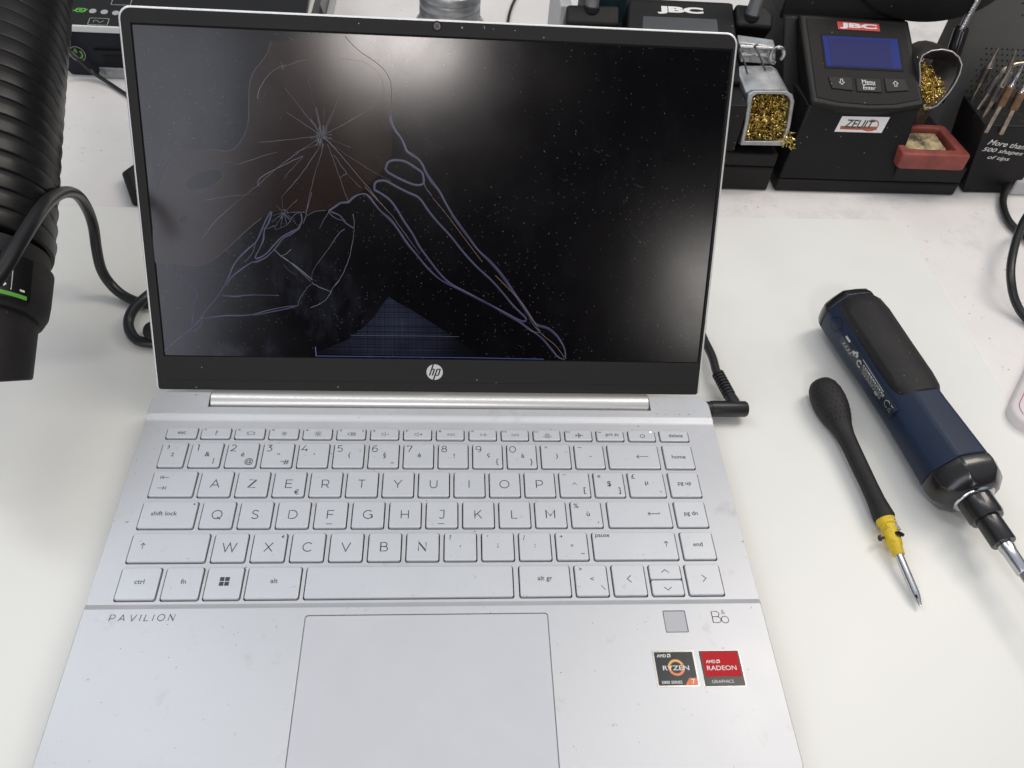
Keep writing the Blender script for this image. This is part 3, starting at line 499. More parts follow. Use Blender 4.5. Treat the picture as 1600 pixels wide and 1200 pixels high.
SPOT_B = [(-135.23, 78.86), (-135.08, 78.25), (-135.19, 77.55), (-135.53, 76.85), (-136.09, 76.2), (-136.8, 75.68), (-137.6, 75.33), (-138.4, 75.18), (-139.13, 75.26), (-139.72, 75.55), (-140.1, 76.02), (-140.25, 76.64), (-140.14, 77.33), (-139.79, 78.03), (-139.23, 78.68), (-138.52, 79.2), (-137.73, 79.55), (-136.93, 79.7), (-136.2, 79.62), (-135.62, 79.33), (-135.23, 78.86)]
SPOT_C = [(-79.98, 173.59), (-77.58, 170.82), (-74.57, 169.69), (-71.46, 170.78), (-67.78, 173.33)]
GLOW = [(-28.04, 37.06), (-31.48, 32.6), (-36.1, 25.53), (-43.03, 18.36), (-52.28, 11.1), (-67.25, 4.31), (-71.86, 2.45), (36.08, 1.9), (22.92, 3.35), (7.11, 15.25), (-5.17, 23.02), (-17.27, 30.67), (-23.58, 33.8)]
STAR = (-62.46, 123.34)
STAR2 = (-84.55, 82.03)
# ---------------------------------------------------------------- laptop
XC = 2.38                                  # centre line of the keyboard half
DZ = 18.0
lap = thing('laptop', 'open silver laptop with a cracked black screen and grey french keyboard on the pale mat', 'laptop', (XC, -100, MT))
LX0, LX1 = XC - 162, XC + 162
def deck_outline(ins=0.0):
    x0, x1, y0, y1 = LX0 + ins, LX1 - ins, -217 + ins, 0 - ins * 0.4; r = 7
    P = rrect(x0, x1, y0, y1, r, 5)
    # notch for the hinge along the rear edge (between the two rear corners)
    return P[:12] + [(128.4, y1), (128.4, -11.0), (-127.6, -11.0), (-127.6, y1)] + P[12:]
d = MB()
d.loft([[(x, y, 3.2) for x, y in deck_outline(5)], [(x, y, 9) for x, y in deck_outline(1.2)], [(x, y, 15.5) for x, y in deck_outline(0)],
        [(x, y, DZ - 0.35) for x, y in deck_outline(0)], [(x, y, DZ) for x, y in deck_outline(0.45)]])
deck = link('base_shell', d, M['silver'], lap)
# cutters: the shallow keyboard dish, the key openings, the touchpad and fingerprint recesses
rows = [(-34.0, -25.8), (-53.4, -36.3), (-72.2, -55.4), (-91.2, -74.5), (-110.3, -93.5), (-130.2, -112.5)]
LB = 'l'
fn_x = [(-146.2, -129.0), (-127.6, -111.0), (-109.3, -92.5), (-90.8, -74.0), (-72.2, -55.6), (-53.6, -37.0), (-35.0, -18.6), (-16.6, -0.2),
        (1.8, 18.1), (20.2, 36.4), (38.5, 54.7), (56.8, 72.9), (75.0, 91.2), (93.2, 109.7), (111.7, 128.1), (130.1, 147.7)]
num_x = [(-146.3, -132.2)] + [(-130.4 + 19.07 * i, -113.2 + 19.07 * i) for i in range(12)] + [(98.2, 127.9), (130.1, 147.6)]
tab_x = [(-146.4, -123.2)] + [(-121.6 + 19.07 * i, -104.3 + 19.07 * i) for i in range(12)] + [(107.3, 128.0), (130.0, 147.7)]
lock_x = [(-147.2, -118.9)] + [(-117.0 + 19.07 * i, -99.8 + 19.07 * i) for i in range(11)] + [(93.4, 128.2), (130.0, 147.6)]
shift_x = [(-147.5, -109.2)] + [(-107.4 + 19.07 * i, -90.2 + 19.07 * i) for i in range(10)] + [(83.4, 128.0), (129.9, 147.8)]
ctrl_x = [(-147.8, -128.3), (-126.7, -108.4), (-107.1, -89.2), (-87.9, -61.6), (-59.9, 42.0), (44.4, 70.6), (72.3, 89.4), (91.2, 108.6), None, (128.9, 147.6)]
UPX = (110.3, 127.3)
holes = []
for xs, (y0, y1) in zip((fn_x, num_x, tab_x, lock_x, shift_x, ctrl_x), rows):
    for q in xs:
        if q: holes.append((q[0], q[1], y0, y1))
        else: holes.append((UPX[0], UPX[1], y0, y1))
cut1 = MB()
prof = [(-15.6, DZ + 3), (-15.6, DZ + 0.02), (-16.4, DZ - 0.06), (-17.4, DZ - 0.26), (-18.8, DZ - 0.66), (-19.9, DZ - 0.90), (-20.9, DZ - 1.0), (-131.6, DZ - 1.0), (-133.9, DZ - 0.15), (-134.5, DZ + 0.02), (-134.5, DZ + 3)]
cut1.loft([[(LX0 - 5, y, z) for y, z in reversed(prof)], [(LX1 + 5, y, z) for y, z in reversed(prof)]])
cut2 = MB()
for x0, x1, y0, y1 in holes: cut2.prism(rrect(x0, x1, y0, y1, 1.3, 4), DZ - 3.5, DZ + 2)
TP = (-57.6, 57.7, -213.0, -138.2); FP = (114.0, 125.1, -149.0, -137.8)
cut2.prism(rrect(*TP, 1.6, 4), DZ - 1.2, DZ + 2)
cut2.prism(rrect(*FP, 0.5, 3), DZ - 1.2, DZ + 2)
cut2.prism(disc(XC - 80, -222, 0.1, 4), 0, 1)
for c_ in (cut1, cut2):
    co = link('cut', c_, M['silver'], lap)
    bo = deck.modifiers.new('b', 'BOOLEAN'); bo.operation = 'DIFFERENCE'; bo.object = co; bo.solver = 'EXACT'
    bpy.context.view_layer.update()
    nm = bpy.data.meshes.new_from_object(deck.evaluated_get(bpy.context.evaluated_depsgraph_get()))
    deck.modifiers.clear(); deck.data = nm; bpy.data.objects.remove(co)
for p in deck.data.polygons: p.use_smooth = False
bv = deck.modifiers.new('bevel', 'BEVEL'); bv.width = 0.22 * MM; bv.segments = 2; bv.limit_method = 'ANGLE'; bv.angle_limit = math.radians(50)
pb = MB(); pb.box(LX0 + 8, LX1 - 8, -133, -23, DZ - 3.6, DZ - 3.0); pb.prism(rrect(FP[0] - .5, FP[1] + .5, FP[2] - .5, FP[3] + .5, .5), DZ - 1.5, DZ - 1.21); pb.prism(rrect(TP[0] - .5, TP[1] + .5, TP[2] - .5, TP[3] + .5, 1), DZ - 1.5, DZ - 1.22)
link('keyboard_plate', pb, M['pit'], lap)
tp = MB(); tp.prism(rrect(TP[0] + .38, TP[1] - .38, TP[2] + .38, TP[3] - .38, 1.4, 4), DZ - 1.15, DZ - 0.12)
link('touchpad', tp, M['pad'], lap, bevel=0.15)
fp = MB(); fp.prism(rrect(FP[0] + .3, FP[1] - .3, FP[2] + .3, FP[3] - .3, .4, 3), DZ - 1.15, DZ - 0.15)
link('fingerprint_reader', fp, M['reader'], lap, bevel=0.1)
bc_ = MB(); eo = lambda g_, z_: [(x, y, z_) for x, y in rrect(LX0 - g_, LX1 + g_, -217 - g_, -11.2, 7, 5)]
bc_.loft([eo(-7, 2.4), eo(-2.0, 8.0), eo(.30, 12.2), eo(.34, 13.6), eo(-.4, 13.9)]); link('bottom_case', bc_, mat('case_edge_shade', (.10, .10, .11), .45, .4), lap)  # dark colour puts the chamfer's dark reflection along the laptop's edge into the case
for fx, fy in ((-140, -14), (145, -14), (-140, -200), (145, -200)):
    f_ = MB(); f_.prism(disc(fx, fy, 6, 20), MT, 3.6); link('rubber_foot', f_, M['softblack'], lap)

kf = lambda x, y, z=0.0: Vector((x, y, DZ + 0.12 + z))
KZ = 0.12
def make_key(x0, x1, y0, y1, items=(), label=None, full=True):
    g = 0.56
    kx0, kx1, ky0, ky1 = x0 + g, x1 - g, y0 + g, y1 - g * 0.8
    m = MB(); i = 0.30
    m.loft([[(x, y, DZ - 2.6) for x, y in rrect(kx0, kx1, ky0, ky1, 1.0, 4)], [(x, y, DZ - 0.35) for x, y in rrect(kx0, kx1, ky0, ky1, 1.0, 4)],
            [(x, y, DZ + 0.02) for x, y in rrect(kx0 + .12, kx1 - .12, ky0 + .2, ky1 - .08, 1.0, 4)], [(x, y, DZ + KZ) for x, y in rrect(kx0 + i, kx1 - i, ky0 + .55, ky1 - .2, .9, 4)]])
    kx = (x0 + x1) / 2; ky = (y0 + y1) / 2; jit = random.uniform(-.04, .04)
    o = link('key', m, M['key'], lap, sharp=14)
    o.location.z += jit * MM
    if label: o['label'] = label
    W, H = x1 - x0, y1 - y0
    L = MB()
    fr = lambda x, y, z=0.0: Vector((x, y, DZ + KZ + z))
    for it in items:
        kind = it[0]
        if kind == 'G': glyph(L, it[1], fr, kx - .2, ky + .1, 4.9, .47)
        elif kind == 'N': glyph(L, it[1], fr, x0 + 3.6, y1 - 3.9, 4.1, .44)
        elif kind == 'T': text(L, it[1], fr, x0 + it[2] * W, y0 + it[3] * H, h=it[4] * 1.06, offset=it[5] if len(it) > 5 else .009)
        elif kind == 'S':   # strokes in mm relative to a fraction of the key
            ox, oy = x0 + it[2] * W, y0 + it[3] * H
            for s in it[1]: L.ribbon([(ox + p[0], oy + p[1]) for p in s], (it[4] if len(it) > 4 else .28) * 1.15, fr, .06)
        elif kind == 'P': 
            ox, oy = x0 + it[2] * W, y0 + it[3] * H
            for s in it[1]: L.sheet([(ox + p[0], oy + p[1]) for p in s], fr, .06)
    if L.v: link('legend', L, M['legend'], o, flat=True)
    return o
def circ(cx, cy, r, n=16, a0=0, a1=360): return A_(cx, cy, r, r, a0, a1, n)
arrow_l = lambda w_, h_: [[(w_ / 2, 0), (-w_ / 2, 0)], [(-w_ / 2 + h_, h_), (-w_ / 2, 0), (-w_ / 2 + h_, -h_)]]
arrow_u = [[(0, -1.5), (0, 1.5)], [(-1.1, .5), (0, 1.6), (1.1, .5)]]
spk = [[(-1.9, .6), (-1.1, .6), (0, 1.3), (0, -1.3), (-1.1, -.6), (-1.9, -.6), (-1.9, .6)]]
def fnl(n): return ('T', n, .14, .78, 1.25)
def sun(r, R): return [circ(0, 0, r, 10)] + [[(math.cos(a) * (r + .35), math.sin(a) * (r + .35)), (math.cos(a) * R, math.sin(a) * R)] for a in [i * math.pi / 4 for i in range(8)]]
def tri(dx, s=1.0, dir=1): return [(dx - .8 * s * dir, -.9 * s), (dx - .8 * s * dir, .9 * s), (dx + .8 * s * dir, 0), (dx - .8 * s * dir, -.9 * s)]
fn_items = [
 [('T', 'esc', .5, .5, 2.3)],
 [fnl('f1'), ('T', '?', .52, .5, 3.0)],
 [fnl('f2'), ('S', [[(-1.3, -1), (1.3, -1), (1.3, 1), (-1.3, 1), (-1.3, -1)], [(-2, -1), (-2, 1)], [(2, -1), (2, 1)]], .54, .48)],
 [fnl('f3'), ('S', sun(.5, 1.4), .52, .48)],
 [fnl('f4'), ('S', sun(.7, 2.0), .52, .48)],
 [fnl('f5'), ('S', spk + [circ(1.4, 0, 1.0, 12), [(.7, .7), (2.1, -.7)]], .50, .48), ('P', [disc(0, 0, .45, 10)], .88, .75)],
 [fnl('f6'), ('S', spk + [[(.8, 0), (2.2, 0)]], .52, .48)],
 [fnl('f7'), ('S', spk + [[(.8, 0), (2.4, 0)], [(1.6, .8), (1.6, -.8)]], .52, .48)],
 [fnl('f8'), ('S', [tri(-.4, .9, -1), tri(1.3, .9, -1), [(-1.6, -.9), (-1.6, .9)]], .52, .48)],
 [fnl('f9'), ('S', [tri(-.8, .9), [(.7, -.9), (.7, .9)], [(1.5, -.9), (1.5, .9)]], .52, .48)],
 [fnl('f10'), ('S', [tri(-1.3, .9), tri(.4, .9), [(1.6, -.9), (1.6, .9)]], .52, .48)],
 [fnl('f11'), ('S', [[(-1.4, -1.2), (1.4, -1.2), (1.4, .6), (-1.4, .6), (-1.4, -1.2)], [(-.9, -.3), (.9, -.3)], [(-.7, 1.0), (-.9, 1.7)], [(.7, 1.0), (.9, 1.7)], [(-2.5, -.3), (-1.9, -.3)], [(1.9, -.3), (2.5, -.3)], [(0, 1), (0, 1.8)]], .52, .42)],
 [fnl('f12'), ('S', [[(-2.2, 0), (2.3, 0)], [(-.3, 1.7), (1.0, 0), (-.3, -1.7)], [(-1.9, .8), (-1.4, 0), (-1.9, -.8)], [(-.3, 1.7), (-.3, -1.7)]], .52, .48)],
 [('T', 'ins', .14, .78, 1.25), ('T', 'prt sc', .58, .52, 2.3)],
 [('S', [circ(0, 0, 1.25, 14, 125, 415), [(0, .4), (0, 1.7)]], .52, .46, .3)],
 [('T', 'delete', .55, .52, 2.3)],
]
for (x0, x1), it in zip(fn_x, fn_items): make_key(x0, x1, *rows[0], it)
num_items = [[('T', '3', .28, .80, 2.2), ('T', '2', .5, .5, 2.3)],
 [('N', '1'), ('T', '&', .55, .52, 2.9), ('T', '|', .78, .26, 2.9)], [('N', '2'), ('T', 'é', .53, .52, 2.9), ('T', '@', .76, .24, 3.2)],
 [('N', '3'), ('T', '“', .53, .54, 3.0), ('T', '~', .68, .25, 2.4), ('T', '#', .80, .22, 3.0)], [('N', '4'), ('T', "'", .53, .54, 3.0)],
 [('N', '5'), ('T', '(', .53, .5, 2.9)], [('N', '6'), ('T', '§', .53, .5, 2.9), ('S', [[(-.9, -.4), (0, .6), (.9, -.4)]], .78, .2)],
 [('N', '7'), ('T', 'è', .53, .52, 2.9)], [('N', '8'), ('T', '!', .53, .5, 2.9)],
 [('N', '9'), ('T', 'ç', .53, .52, 2.9), ('T', '{', .8, .26, 3.2)], [('N', '0'), ('T', 'à', .53, .52, 2.9), ('T', '}', .8, .26, 3.2)],
 [('S', [circ(0, 0, .55, 10)], .2, .86, .24), ('T', ')', .53, .5, 2.9)], [('S', [[(-1.2, 0), (1.2, 0)]], .2, .86), ('S', [[(-.7, 0), (.7, 0)]], .53, .5)],
 [('S', arrow_l(6.6, 1.3), .67, .5, .3)], [('T', 'home', .5, .5, 2.4)]]
for (x0, x1), it in zip(num_x, num_items): make_key(x0, x1, *rows[1], it)
it = [[('S', [[(-2, 1.1), (-2, -1.1)], [(2.2, 0), (-1.4, 0)], [(-.4, 1), (-1.4, 0), (-.4, -1)]], .28, .74), ('S', [[(2, 1.1), (2, -1.1)], [(-2.2, 0), (1.4, 0)], [(.4, 1), (1.4, 0), (.4, -1)]], .28, .34)]]
it += [[('G', c)] + ([('T', '€', .75, .2, 2.8)] if c == 'E' else []) for c in 'AZERTYUIOP']
it += [[('P', [disc(-.6, 0, .32, 8), disc(.6, 0, .32, 8)], .2, .88), ('S', [[(-1.1, -.5), (0, .8), (1.1, -.5)]], .5, .52), ('T', '[', .8, .26, 3.2)],
       [('T', '*', .2, .82, 3.0), ('T', '$', .5, .52, 3.2), ('T', ']', .8, .26, 3.2)],
       [('T', '£', .16, .82, 2.9), ('T', 'µ', .5, .54, 2.9), ('S', [[(-.4, .5), (.4, -.4)]], .84, .22)], [('T', 'pg up', .5, .52, 2.4)]]
for (x0, x1), i_ in zip(tab_x, it): make_key(x0, x1, *rows[2], i_)
it = [[('T', 'shift lock', .43, .55, 2.4), ('P', [disc(0, 0, .5, 10)], .92, .88)]] + [[('G', c)] for c in 'QSDFGHJKLM']
it[4].append(('S', [[(-1.6, 0), (1.6, 0)]], .48, .17, .3)); it[7].append(('S', [[(-1.6, 0), (1.6, 0)]], .48, .17, .3))
it += [[('T', '%', .2, .82, 2.7), ('T', 'ù', .55, .52, 2.9), ('S', [[(.35, .5), (-.35, -.5)]], .84, .2)],
       [('S', [[(3.2, .9), (3.2, 0), (-3, 0)], [(-1.9, 1.1), (-3.0, 0), (-1.9, -1.1)]], .72, .52, .3)], [('T', 'pg dn', .5, .52, 2.4)]]
for (x0, x1), i_ in zip(lock_x, it): make_key(x0, x1, *rows[3], i_)
it = [[('S', arrow_u, .17, .56, .3)]] + [[('G', c)] for c in 'WXCVBN']
it[2].append(('T', '€', .86, .86, 1.6))
it += [[('T', '?', .2, .82, 2.7), ('S', [[(.2, .5), (-.3, -.6)]], .5, .52)], [('P', [disc(0, 0, .35, 8)], .2, .86), ('T', ';', .5, .52, 2.9)],
       [('T', '/', .18, .8, 2.7), ('T', ':', .5, .52, 2.6)], [('T', '+', .2, .84, 2.2), ('T', '=', .5, .52, 2.0), ('T', '~', .8, .24, 2.4)],
       [('T', 'pause', .13, .84, 2.3), ('S', arrow_u, .87, .56, .3)], [('T', 'end', .5, .55, 2.4)]]
for (x0, x1), i_ in zip(shift_x, it): make_key(x0, x1, *rows[4], i_)
win = [[(sx * .2 + (0 if sx > 0 else -2.1), sy * .2 + (0 if sy > 0 else -2.1)), (sx * .2 + (2.1 if sx > 0 else 0), sy * .2 + (0 if sy > 0 else -2.1)),
        (sx * .2 + (2.1 if sx > 0 else 0), sy * .2 + (2.1 if sy > 0 else 0)), (sx * .2 + (0 if sx > 0 else -2.1), sy * .2 + (2.1 if sy > 0 else 0))] for sx in (-1, 1) for sy in (-1, 1)]
it = [[('T', 'ctrl', .52, .56, 2.4)], [('T', 'fn', .52, .56, 2.4)], [('P', win, .51, .55)], [('T', 'alt', .51, .56, 2.4)], [],
      [('T', 'alt gr', .5, .56, 2.4)], [('T', '>', .2, .86, 2.2), ('T', '<', .52, .55, 2.4), ('S', [[(-.9, 1.2), (.9, -1.2)]], .82, .28)],
      [('S', [[(1, 1.9), (-1, 0), (1, -1.9)]], .5, .54, .34)], None, [('S', [[(-1, 1.9), (1, 0), (-1, -1.9)]], .5, .54, .34)]]
for q, i_ in zip(ctrl_x, it):
    if q: make_key(*q, *rows[5], i_)
ym = (rows[5][0] + rows[5][1]) / 2
make_key(*UPX, ym - .1, rows[5][1], [('S', [[(-1.9, -.8), (0, .9), (1.9, -.8)]], .5, .55, .32)])
make_key(*UPX, rows[5][0], ym + .35, [('S', [[(-1.9, .8), (0, -.9), (1.9, .8)]], .5, .45, .32)])
l_ = MB(); l_.prism(disc(125.4, -27.3, .42, 10), DZ + .1, DZ + .26); link('power_light', l_, M['ledwhite'], lap)

# printing on the palm rest
top = lambda x, y, z=0.0: Vector((x, y, DZ + z))
m = MB(); word(m, 'PAVILION', top, -146.6, -138.7, 3.1, .34, width=29.0, skew=.12); link('wordmark', m, M['legend'], lap, flat=True)
m = MB(); glyph(m, 'B', top, 140.2, -141.4, 5.8, .34)
m.ribbon(circ(144.2, -142.8, 1.75, 20), .34, top, .06); text(m, '&', top, 143.9, -138.8, h=2.5, offset=-.02)
link('audio_emblem', m, M['legend'], lap, flat=True)
m = MB()
for x in (131.7, 136.7, 145.0, 150.2, 150.9): m.prism(disc(x, -13.6, .28, 8), DZ - .5, DZ + .03)
link('tiny_pinholes', m, M['pit'], lap)

# stickers
def sticker(x0, x1, y0, y1):
    m = MB(); m.prism(rrect(x0, x1, y0, y1, .5, 3), DZ, DZ + .12); return link('sticker', m, M['foil'], lap)
s1 = sticker(105.4, 125.4, -175.4, -158.0); s1['label'] = 'dark foil sticker with orange ring'
m = MB(); m.sheet(rrect(106.3, 124.7, -174.6, -158.8, .3, 2), top, .16); link('dark_field', m, M['stickerdark'], s1)
m = MB(); cx, cy = 115.8, -166.3
m.ribbon(circ(cx, cy, 3.35, 12, 200, 380), 1.15, top, .20); link('ring', m, M['ring'], s1)
m = MB(); m.ribbon(circ(cx, cy, 3.35, 12, 22, 198), 1.15, top, .20); link('ring', m, M['amber'], s1)
m = MB(); m.sheet([(118.6, -174.6), (124.7, -174.6), (124.7, -171.3), (121.0, -171.3)], top, .20); link('corner_flag', m, M['orange'], s1)
m = MB(); text(m, 'AMD', top, 107.4, -160.6, h=1.5, w=4.4, z=.24, offset=.02, align='l')
m.ribbon([(112.4, -160.0), (113.7, -160.0), (113.7, -161.3)], .45, top, .24); m.ribbon([(112.5, -160.5), (112.5, -161.2), (113.2, -161.2)], .4, top, .24)
text(m, 'RYZEN', top, 115.6, -166.5, h=2.2, w=12.4, z=.24, offset=.005); text(m, '5000 SERIES', top, 107.8, -173.2, h=1.35, w=9.6, z=.24, align='l', offset=.01)
text(m, '7', top, 122.7, -172.9, h=2.3, w=1.6, z=.24, offset=.02); link('print', m, M['white'], s1, flat=True)
s2 = sticker(127.5, 147.2, -175.6, -158.2); s2['label'] = 'red foil sticker with grey strip'
m = MB(); m.sheet(rrect(127.8, 146.9, -175.3, -158.5, .2, 2), top, .15); link('dark_field', m, M['stickerdark'], s2)
m = MB(); m.sheet(rrect(128.8, 146.2, -170.9, -159.0, .2, 2), top, .19); link('red_field', m, M['red'], s2)
m = MB(); text(m, 'AMD', top, 130.3, -163.7, h=1.5, w=4.6, z=.24, offset=.02, align='l')
m.ribbon([(135.5, -163.1), (136.8, -163.1), (136.8, -164.4)], .45, top, .24); m.ribbon([(135.6, -163.6), (135.6, -164.3), (136.3, -164.3)], .4, top, .24)
text(m, 'RADEON', top, 137.3, -166.8, h=2.2, w=14, z=.24, offset=.005); text(m, 'GRAPHICS', top, 136.5, -173.2, h=1.5, w=10.4, z=.24, offset=-.005); link('print', m, M['white'], s2, flat=True)

# hinge bar
m = MB(); R_ = 6.6; cy_, cz_ = -3.2, 13.6
prof_h = [(cy_ + R_ * math.cos(a), cz_ + R_ * math.sin(a)) for a in [math.radians(-60 + 15 * i) for i in range(0, 25)]]
m.loft([[(-126.9, y, z) for y, z in prof_h], [(127.7, y, z) for y, z in prof_h]])
link('hinge', m, M['hinge'], lap, bevel=0.5)
m = MB(); m.box(-126.5, 127.3, -10.95, 2, 4, 8.5); link('hinge_well', m, M['pit'], lap)

# lid: local frame with its origin at the middle of the lower edge of the display
LEAN = 0.5309
LO = Vector((2.376, 12.392, 34.547)); LU = Vector((0, math.sin(LEAN), math.cos(LEAN))); LN = Vector((0, -math.cos(LEAN), math.sin(LEAN)))
lf = frame(LO, (1, 0, 0), LN)
def LF(x, y, z=0.0): return LO + Vector((1, 0, 0)) * x + LU * y + LN * z
LXA, LXB, LYA, LYB = -161.0, 157.4, -19.6, 182.6
m = MB()
def lid_outline(i, ib=None, r=6.5):
    P = rrect(LXA + i, LXB - i, LYA + (i if ib is None else ib), LYB - i, r, 6)
    Q = rrect(LXA + i, LXB - i, LYA + (i if ib is None else ib), LYB - i, 1.6, 6)
    return Q[:7] + P[7:21] + Q[21:]
ro = lambda i: lid_outline(i, None, 6.5 - i * .6)
m.loft([[LF(x, y, -5.6) for x, y in ro(3)], [LF(x, y, -4.2) for x, y in ro(.6)], [LF(x, y, -2.5) for x, y in ro(0)], [LF(x, y, .1) for x, y in ro(0)], [LF(x, y, .45) for x, y in ro(.4)], [LF(x, y, .45) for x, y in ro(1.0)], [LF(x, y, -.8) for x, y in ro(1.05)]])
lid = link('lid_shell', m, M['chrome_edge'], lap, sharp=50)
# bezel: frame with a display opening
def ring_face(outer, inner, z0, z1, fr):
    """solid frame between two outlines with the same number of points"""
    m = MB(); n = len(outer)
    V = [fr(x, y, z0) for x, y in outer] + [fr(x, y, z1) for x, y in outer] + [fr(x, y, z1) for x, y in inner] + [fr(x, y, z0) for x, y in inner]
    F = []
    for i in range(n):
        j = (i + 1) % n
        for q in range(4):
            a = q * n; b_ = ((q + 1) % 4) * n; F.append((a + i, a + j, b_ + j, b_ + i))
    m.add(V, F); return m
DX0, DX1, DY0, DY1 = -155.3, 155.2, 0.0, 174.6
m = ring_face(lid_outline(.95, -.15, 5.6), rrect(DX0, DX1, DY0, DY1, .5, 6), -.7, .5, LF)
bez = link('bezel', m, M['bezel'], lap, bevel=.12)
m = MB(); m.box(0, 1, 0, 1, 0, 1); m = MB(); 
m.ribbon([(-155, -13.9), (152, -13.9)], .35, LF, .53); link('seam', m, M['gap'], bez)
m = MB(); m.sheet(rrect(DX0 - 1, DX1 + 1, DY0 - 1, DY1 + 1, .5, 3), LF, -.62); gk = link('display_gasket', m, M['gap'], lap)
m = MB(); m.prism(rrect(DX0 + .75, DX1 - .75, DY0 + .6, DY1 - .9, .3, 2), -.6, -.12, LF)
disp = link('display', m, M['panel'], lap)
disp['label'] = 'cracked dark screen with bluish leak lines'
def on_disp(name, mb, ma): return link(name, mb, ma, disp, flat=True)
ZD = -.12
m = MB(); m.sheet([p for p in BLOB if p[1] < 173.4], LF, ZD + .02); on_disp('leak_area', m, M['blob'])
m = MB(); m.sheet(SPOT_A[:-1], LF, ZD + .035); on_disp('leak_gap', m, M['spot'])
m = MB(); m.sheet(SPOT_B[:-1], LF, ZD + .035); on_disp('leak_gap', m, M['spot'])
m = MB()
for e_ in BLOB_EDGES: m.ribbon(smooth2([p for p in e_ if p[1] < 173.5]), .32, LF, ZD + .045)
for e_ in (SPOT_A, SPOT_B): m.ribbon(e_, .28, LF, ZD + .045)
m.ribbon(smooth2([p for p in SPOT_C if p[1] < 173.5]), .25, LF, ZD + .045)
on_disp('leak_outline', m, M['faint'])
m = MB(); gl = [(x, max(1.1, y)) for x, y in GLOW]; m.sheet(gl, LF, ZD + .02); on_disp('lit_wedge', m, M['wedge'])
m = MB(); m.ribbon([(-69.5, 1.3), (20, 1.5), (62, 1.2)], .42, LF, ZD + .05)
on_disp('lit_line', m, mat('lit_line', (.01, .01, .03), .4, emis=(.06, .085, .36), es=.42))
m = MB(); m.ribbon([(-70.0, 1.0), (-70.2, 6.8)], .4, LF, ZD + .052); on_disp('lit_line', m, mat('lit_line_pale', (.02, .02, .05), .4, emis=(.12, .15, .40), es=.6))
m = MB(); m.ribbon([(-50, 14.0), (0, 14.2), (12, 14.1)], .2, LF, ZD + .05)
on_disp('lit_line', m, mat('lit_line_grey', (.03, .03, .04), .4, emis=(.12, .13, .17), es=.35))
for i_, (w_, L_) in enumerate(TUBES):
    L2 = smooth2(L_); cl_ = math.hypot(L_[0][0] - L_[-1][0], L_[0][1] - L_[-1][1]) < 1e-6
    m = MB(); m.ribbon(L2, wob(len(L2), w_ * .85, .6, 1.5, i_) if not cl_ else w_ * .85, LF, ZD + .06); on_disp('leak_line', m, M['tubedark'])
    m = MB(); m.ribbon([(x + .12, y + .1) for x, y in L2], wob(len(L2), w_ * .25, .4, 1.5, i_ + 50) if not cl_ else w_ * .22, LF, ZD + .08); on_disp('leak_line', m, M['tube'])
webs = {0: MB(), 1: MB()}
for i_, (w_, L_) in enumerate(THIN):
    near = lambda c: min(math.hypot(p[0] - c[0], p[1] - c[1]) for p in L_)
    mb_ = webs[0] if near(STAR) < 9 else (webs[1] if near(STAR2) < 9 else MB())
    J = jag(L_ if len(L_) < 4 else smooth2(L_, 3), .10, 1.5, i_)
    mb_.ribbon(J, wob(len(J), w_ * .72, .35, 1.5, i_), LF, ZD + .10)
    if mb_ not in webs.values(): on_disp('crack', mb_, M['crack'])
for k_w, lab in ((0, 'large star shaped crack'), (1, 'small star shaped crack')):
    o_c = on_disp('crack', webs[k_w], M['crack']); o_c['label'] = lab
for w_, L_ in GOLD:
    m = MB(); m.ribbon(smooth2(L_), w_, LF, ZD + .10); on_disp('crack', m, M['gold'])
# webcam, microphones, logo
m = MB(); m.prism(disc(-1.7, 179.3, 2.6, 28), .33, .56, LF); wc = link('webcam', m, M['gap'], lap)
m = MB(); m.prism(disc(-1.7, 179.3, 1.75, 24), .56, .62, LF); link('lens_ring', m, M['darksteel'], wc)
m = MB(); m.prism(disc(-1.7, 179.3, 1.2, 24), .62, .66, LF); link('lens', m, M['lens'], wc)
m = MB()
for x in (-41.8, 38.4): m.prism(disc(x, 179.1, .75, 12), .3, .55, LF)
link('microphone_hole', m, M['gap'], bez)
m = MB()
m.prism(disc(-41.6, 178.9, .32, 8), .55, .6, LF); m.prism(disc(38.6, 178.9, .28, 8), .55, .6, LF)
for x in (11.2, 22.8, 27.5): m.prism(disc(x, 179.1, .42 if x < 12 else .2, 10), .3, .57, LF)
link('indicator', m, M['offwhite'], bez)
lx, ly, lr = -1.9, -7.4, 4.75
m = MB(); m.prism(disc(lx, ly, lr, 40), .3, .62, LF); lg = link('logo', m, M['logo'], lap)
m = MB(); k_ = lr / 27.2      # marks read off the photograph, in logo units
def hp(pts, w_): m.ribbon([(lx + x * k_, ly + y * k_) for x, y in pts], w_ * k_, LF, .66)
hp([(-4.5, 28), (-17, -12)], 4.6); hp([(-11, 10.5), (-1.5, 10.5)], 3.4); hp([(-.5, 11), (-7.5, -12)], 4.6)
hp([(8.5, 10.5), (-4.2, -28)], 4.6); hp([(7.5, 10.5), (19, 10.5)], 3.4); hp([(19, 12), (13, -9)], 4.6); hp([(2, -10.5), (14, -10.5)], 3.4)
link('logo_letters', m, M['bezel'], lg, flat=True)
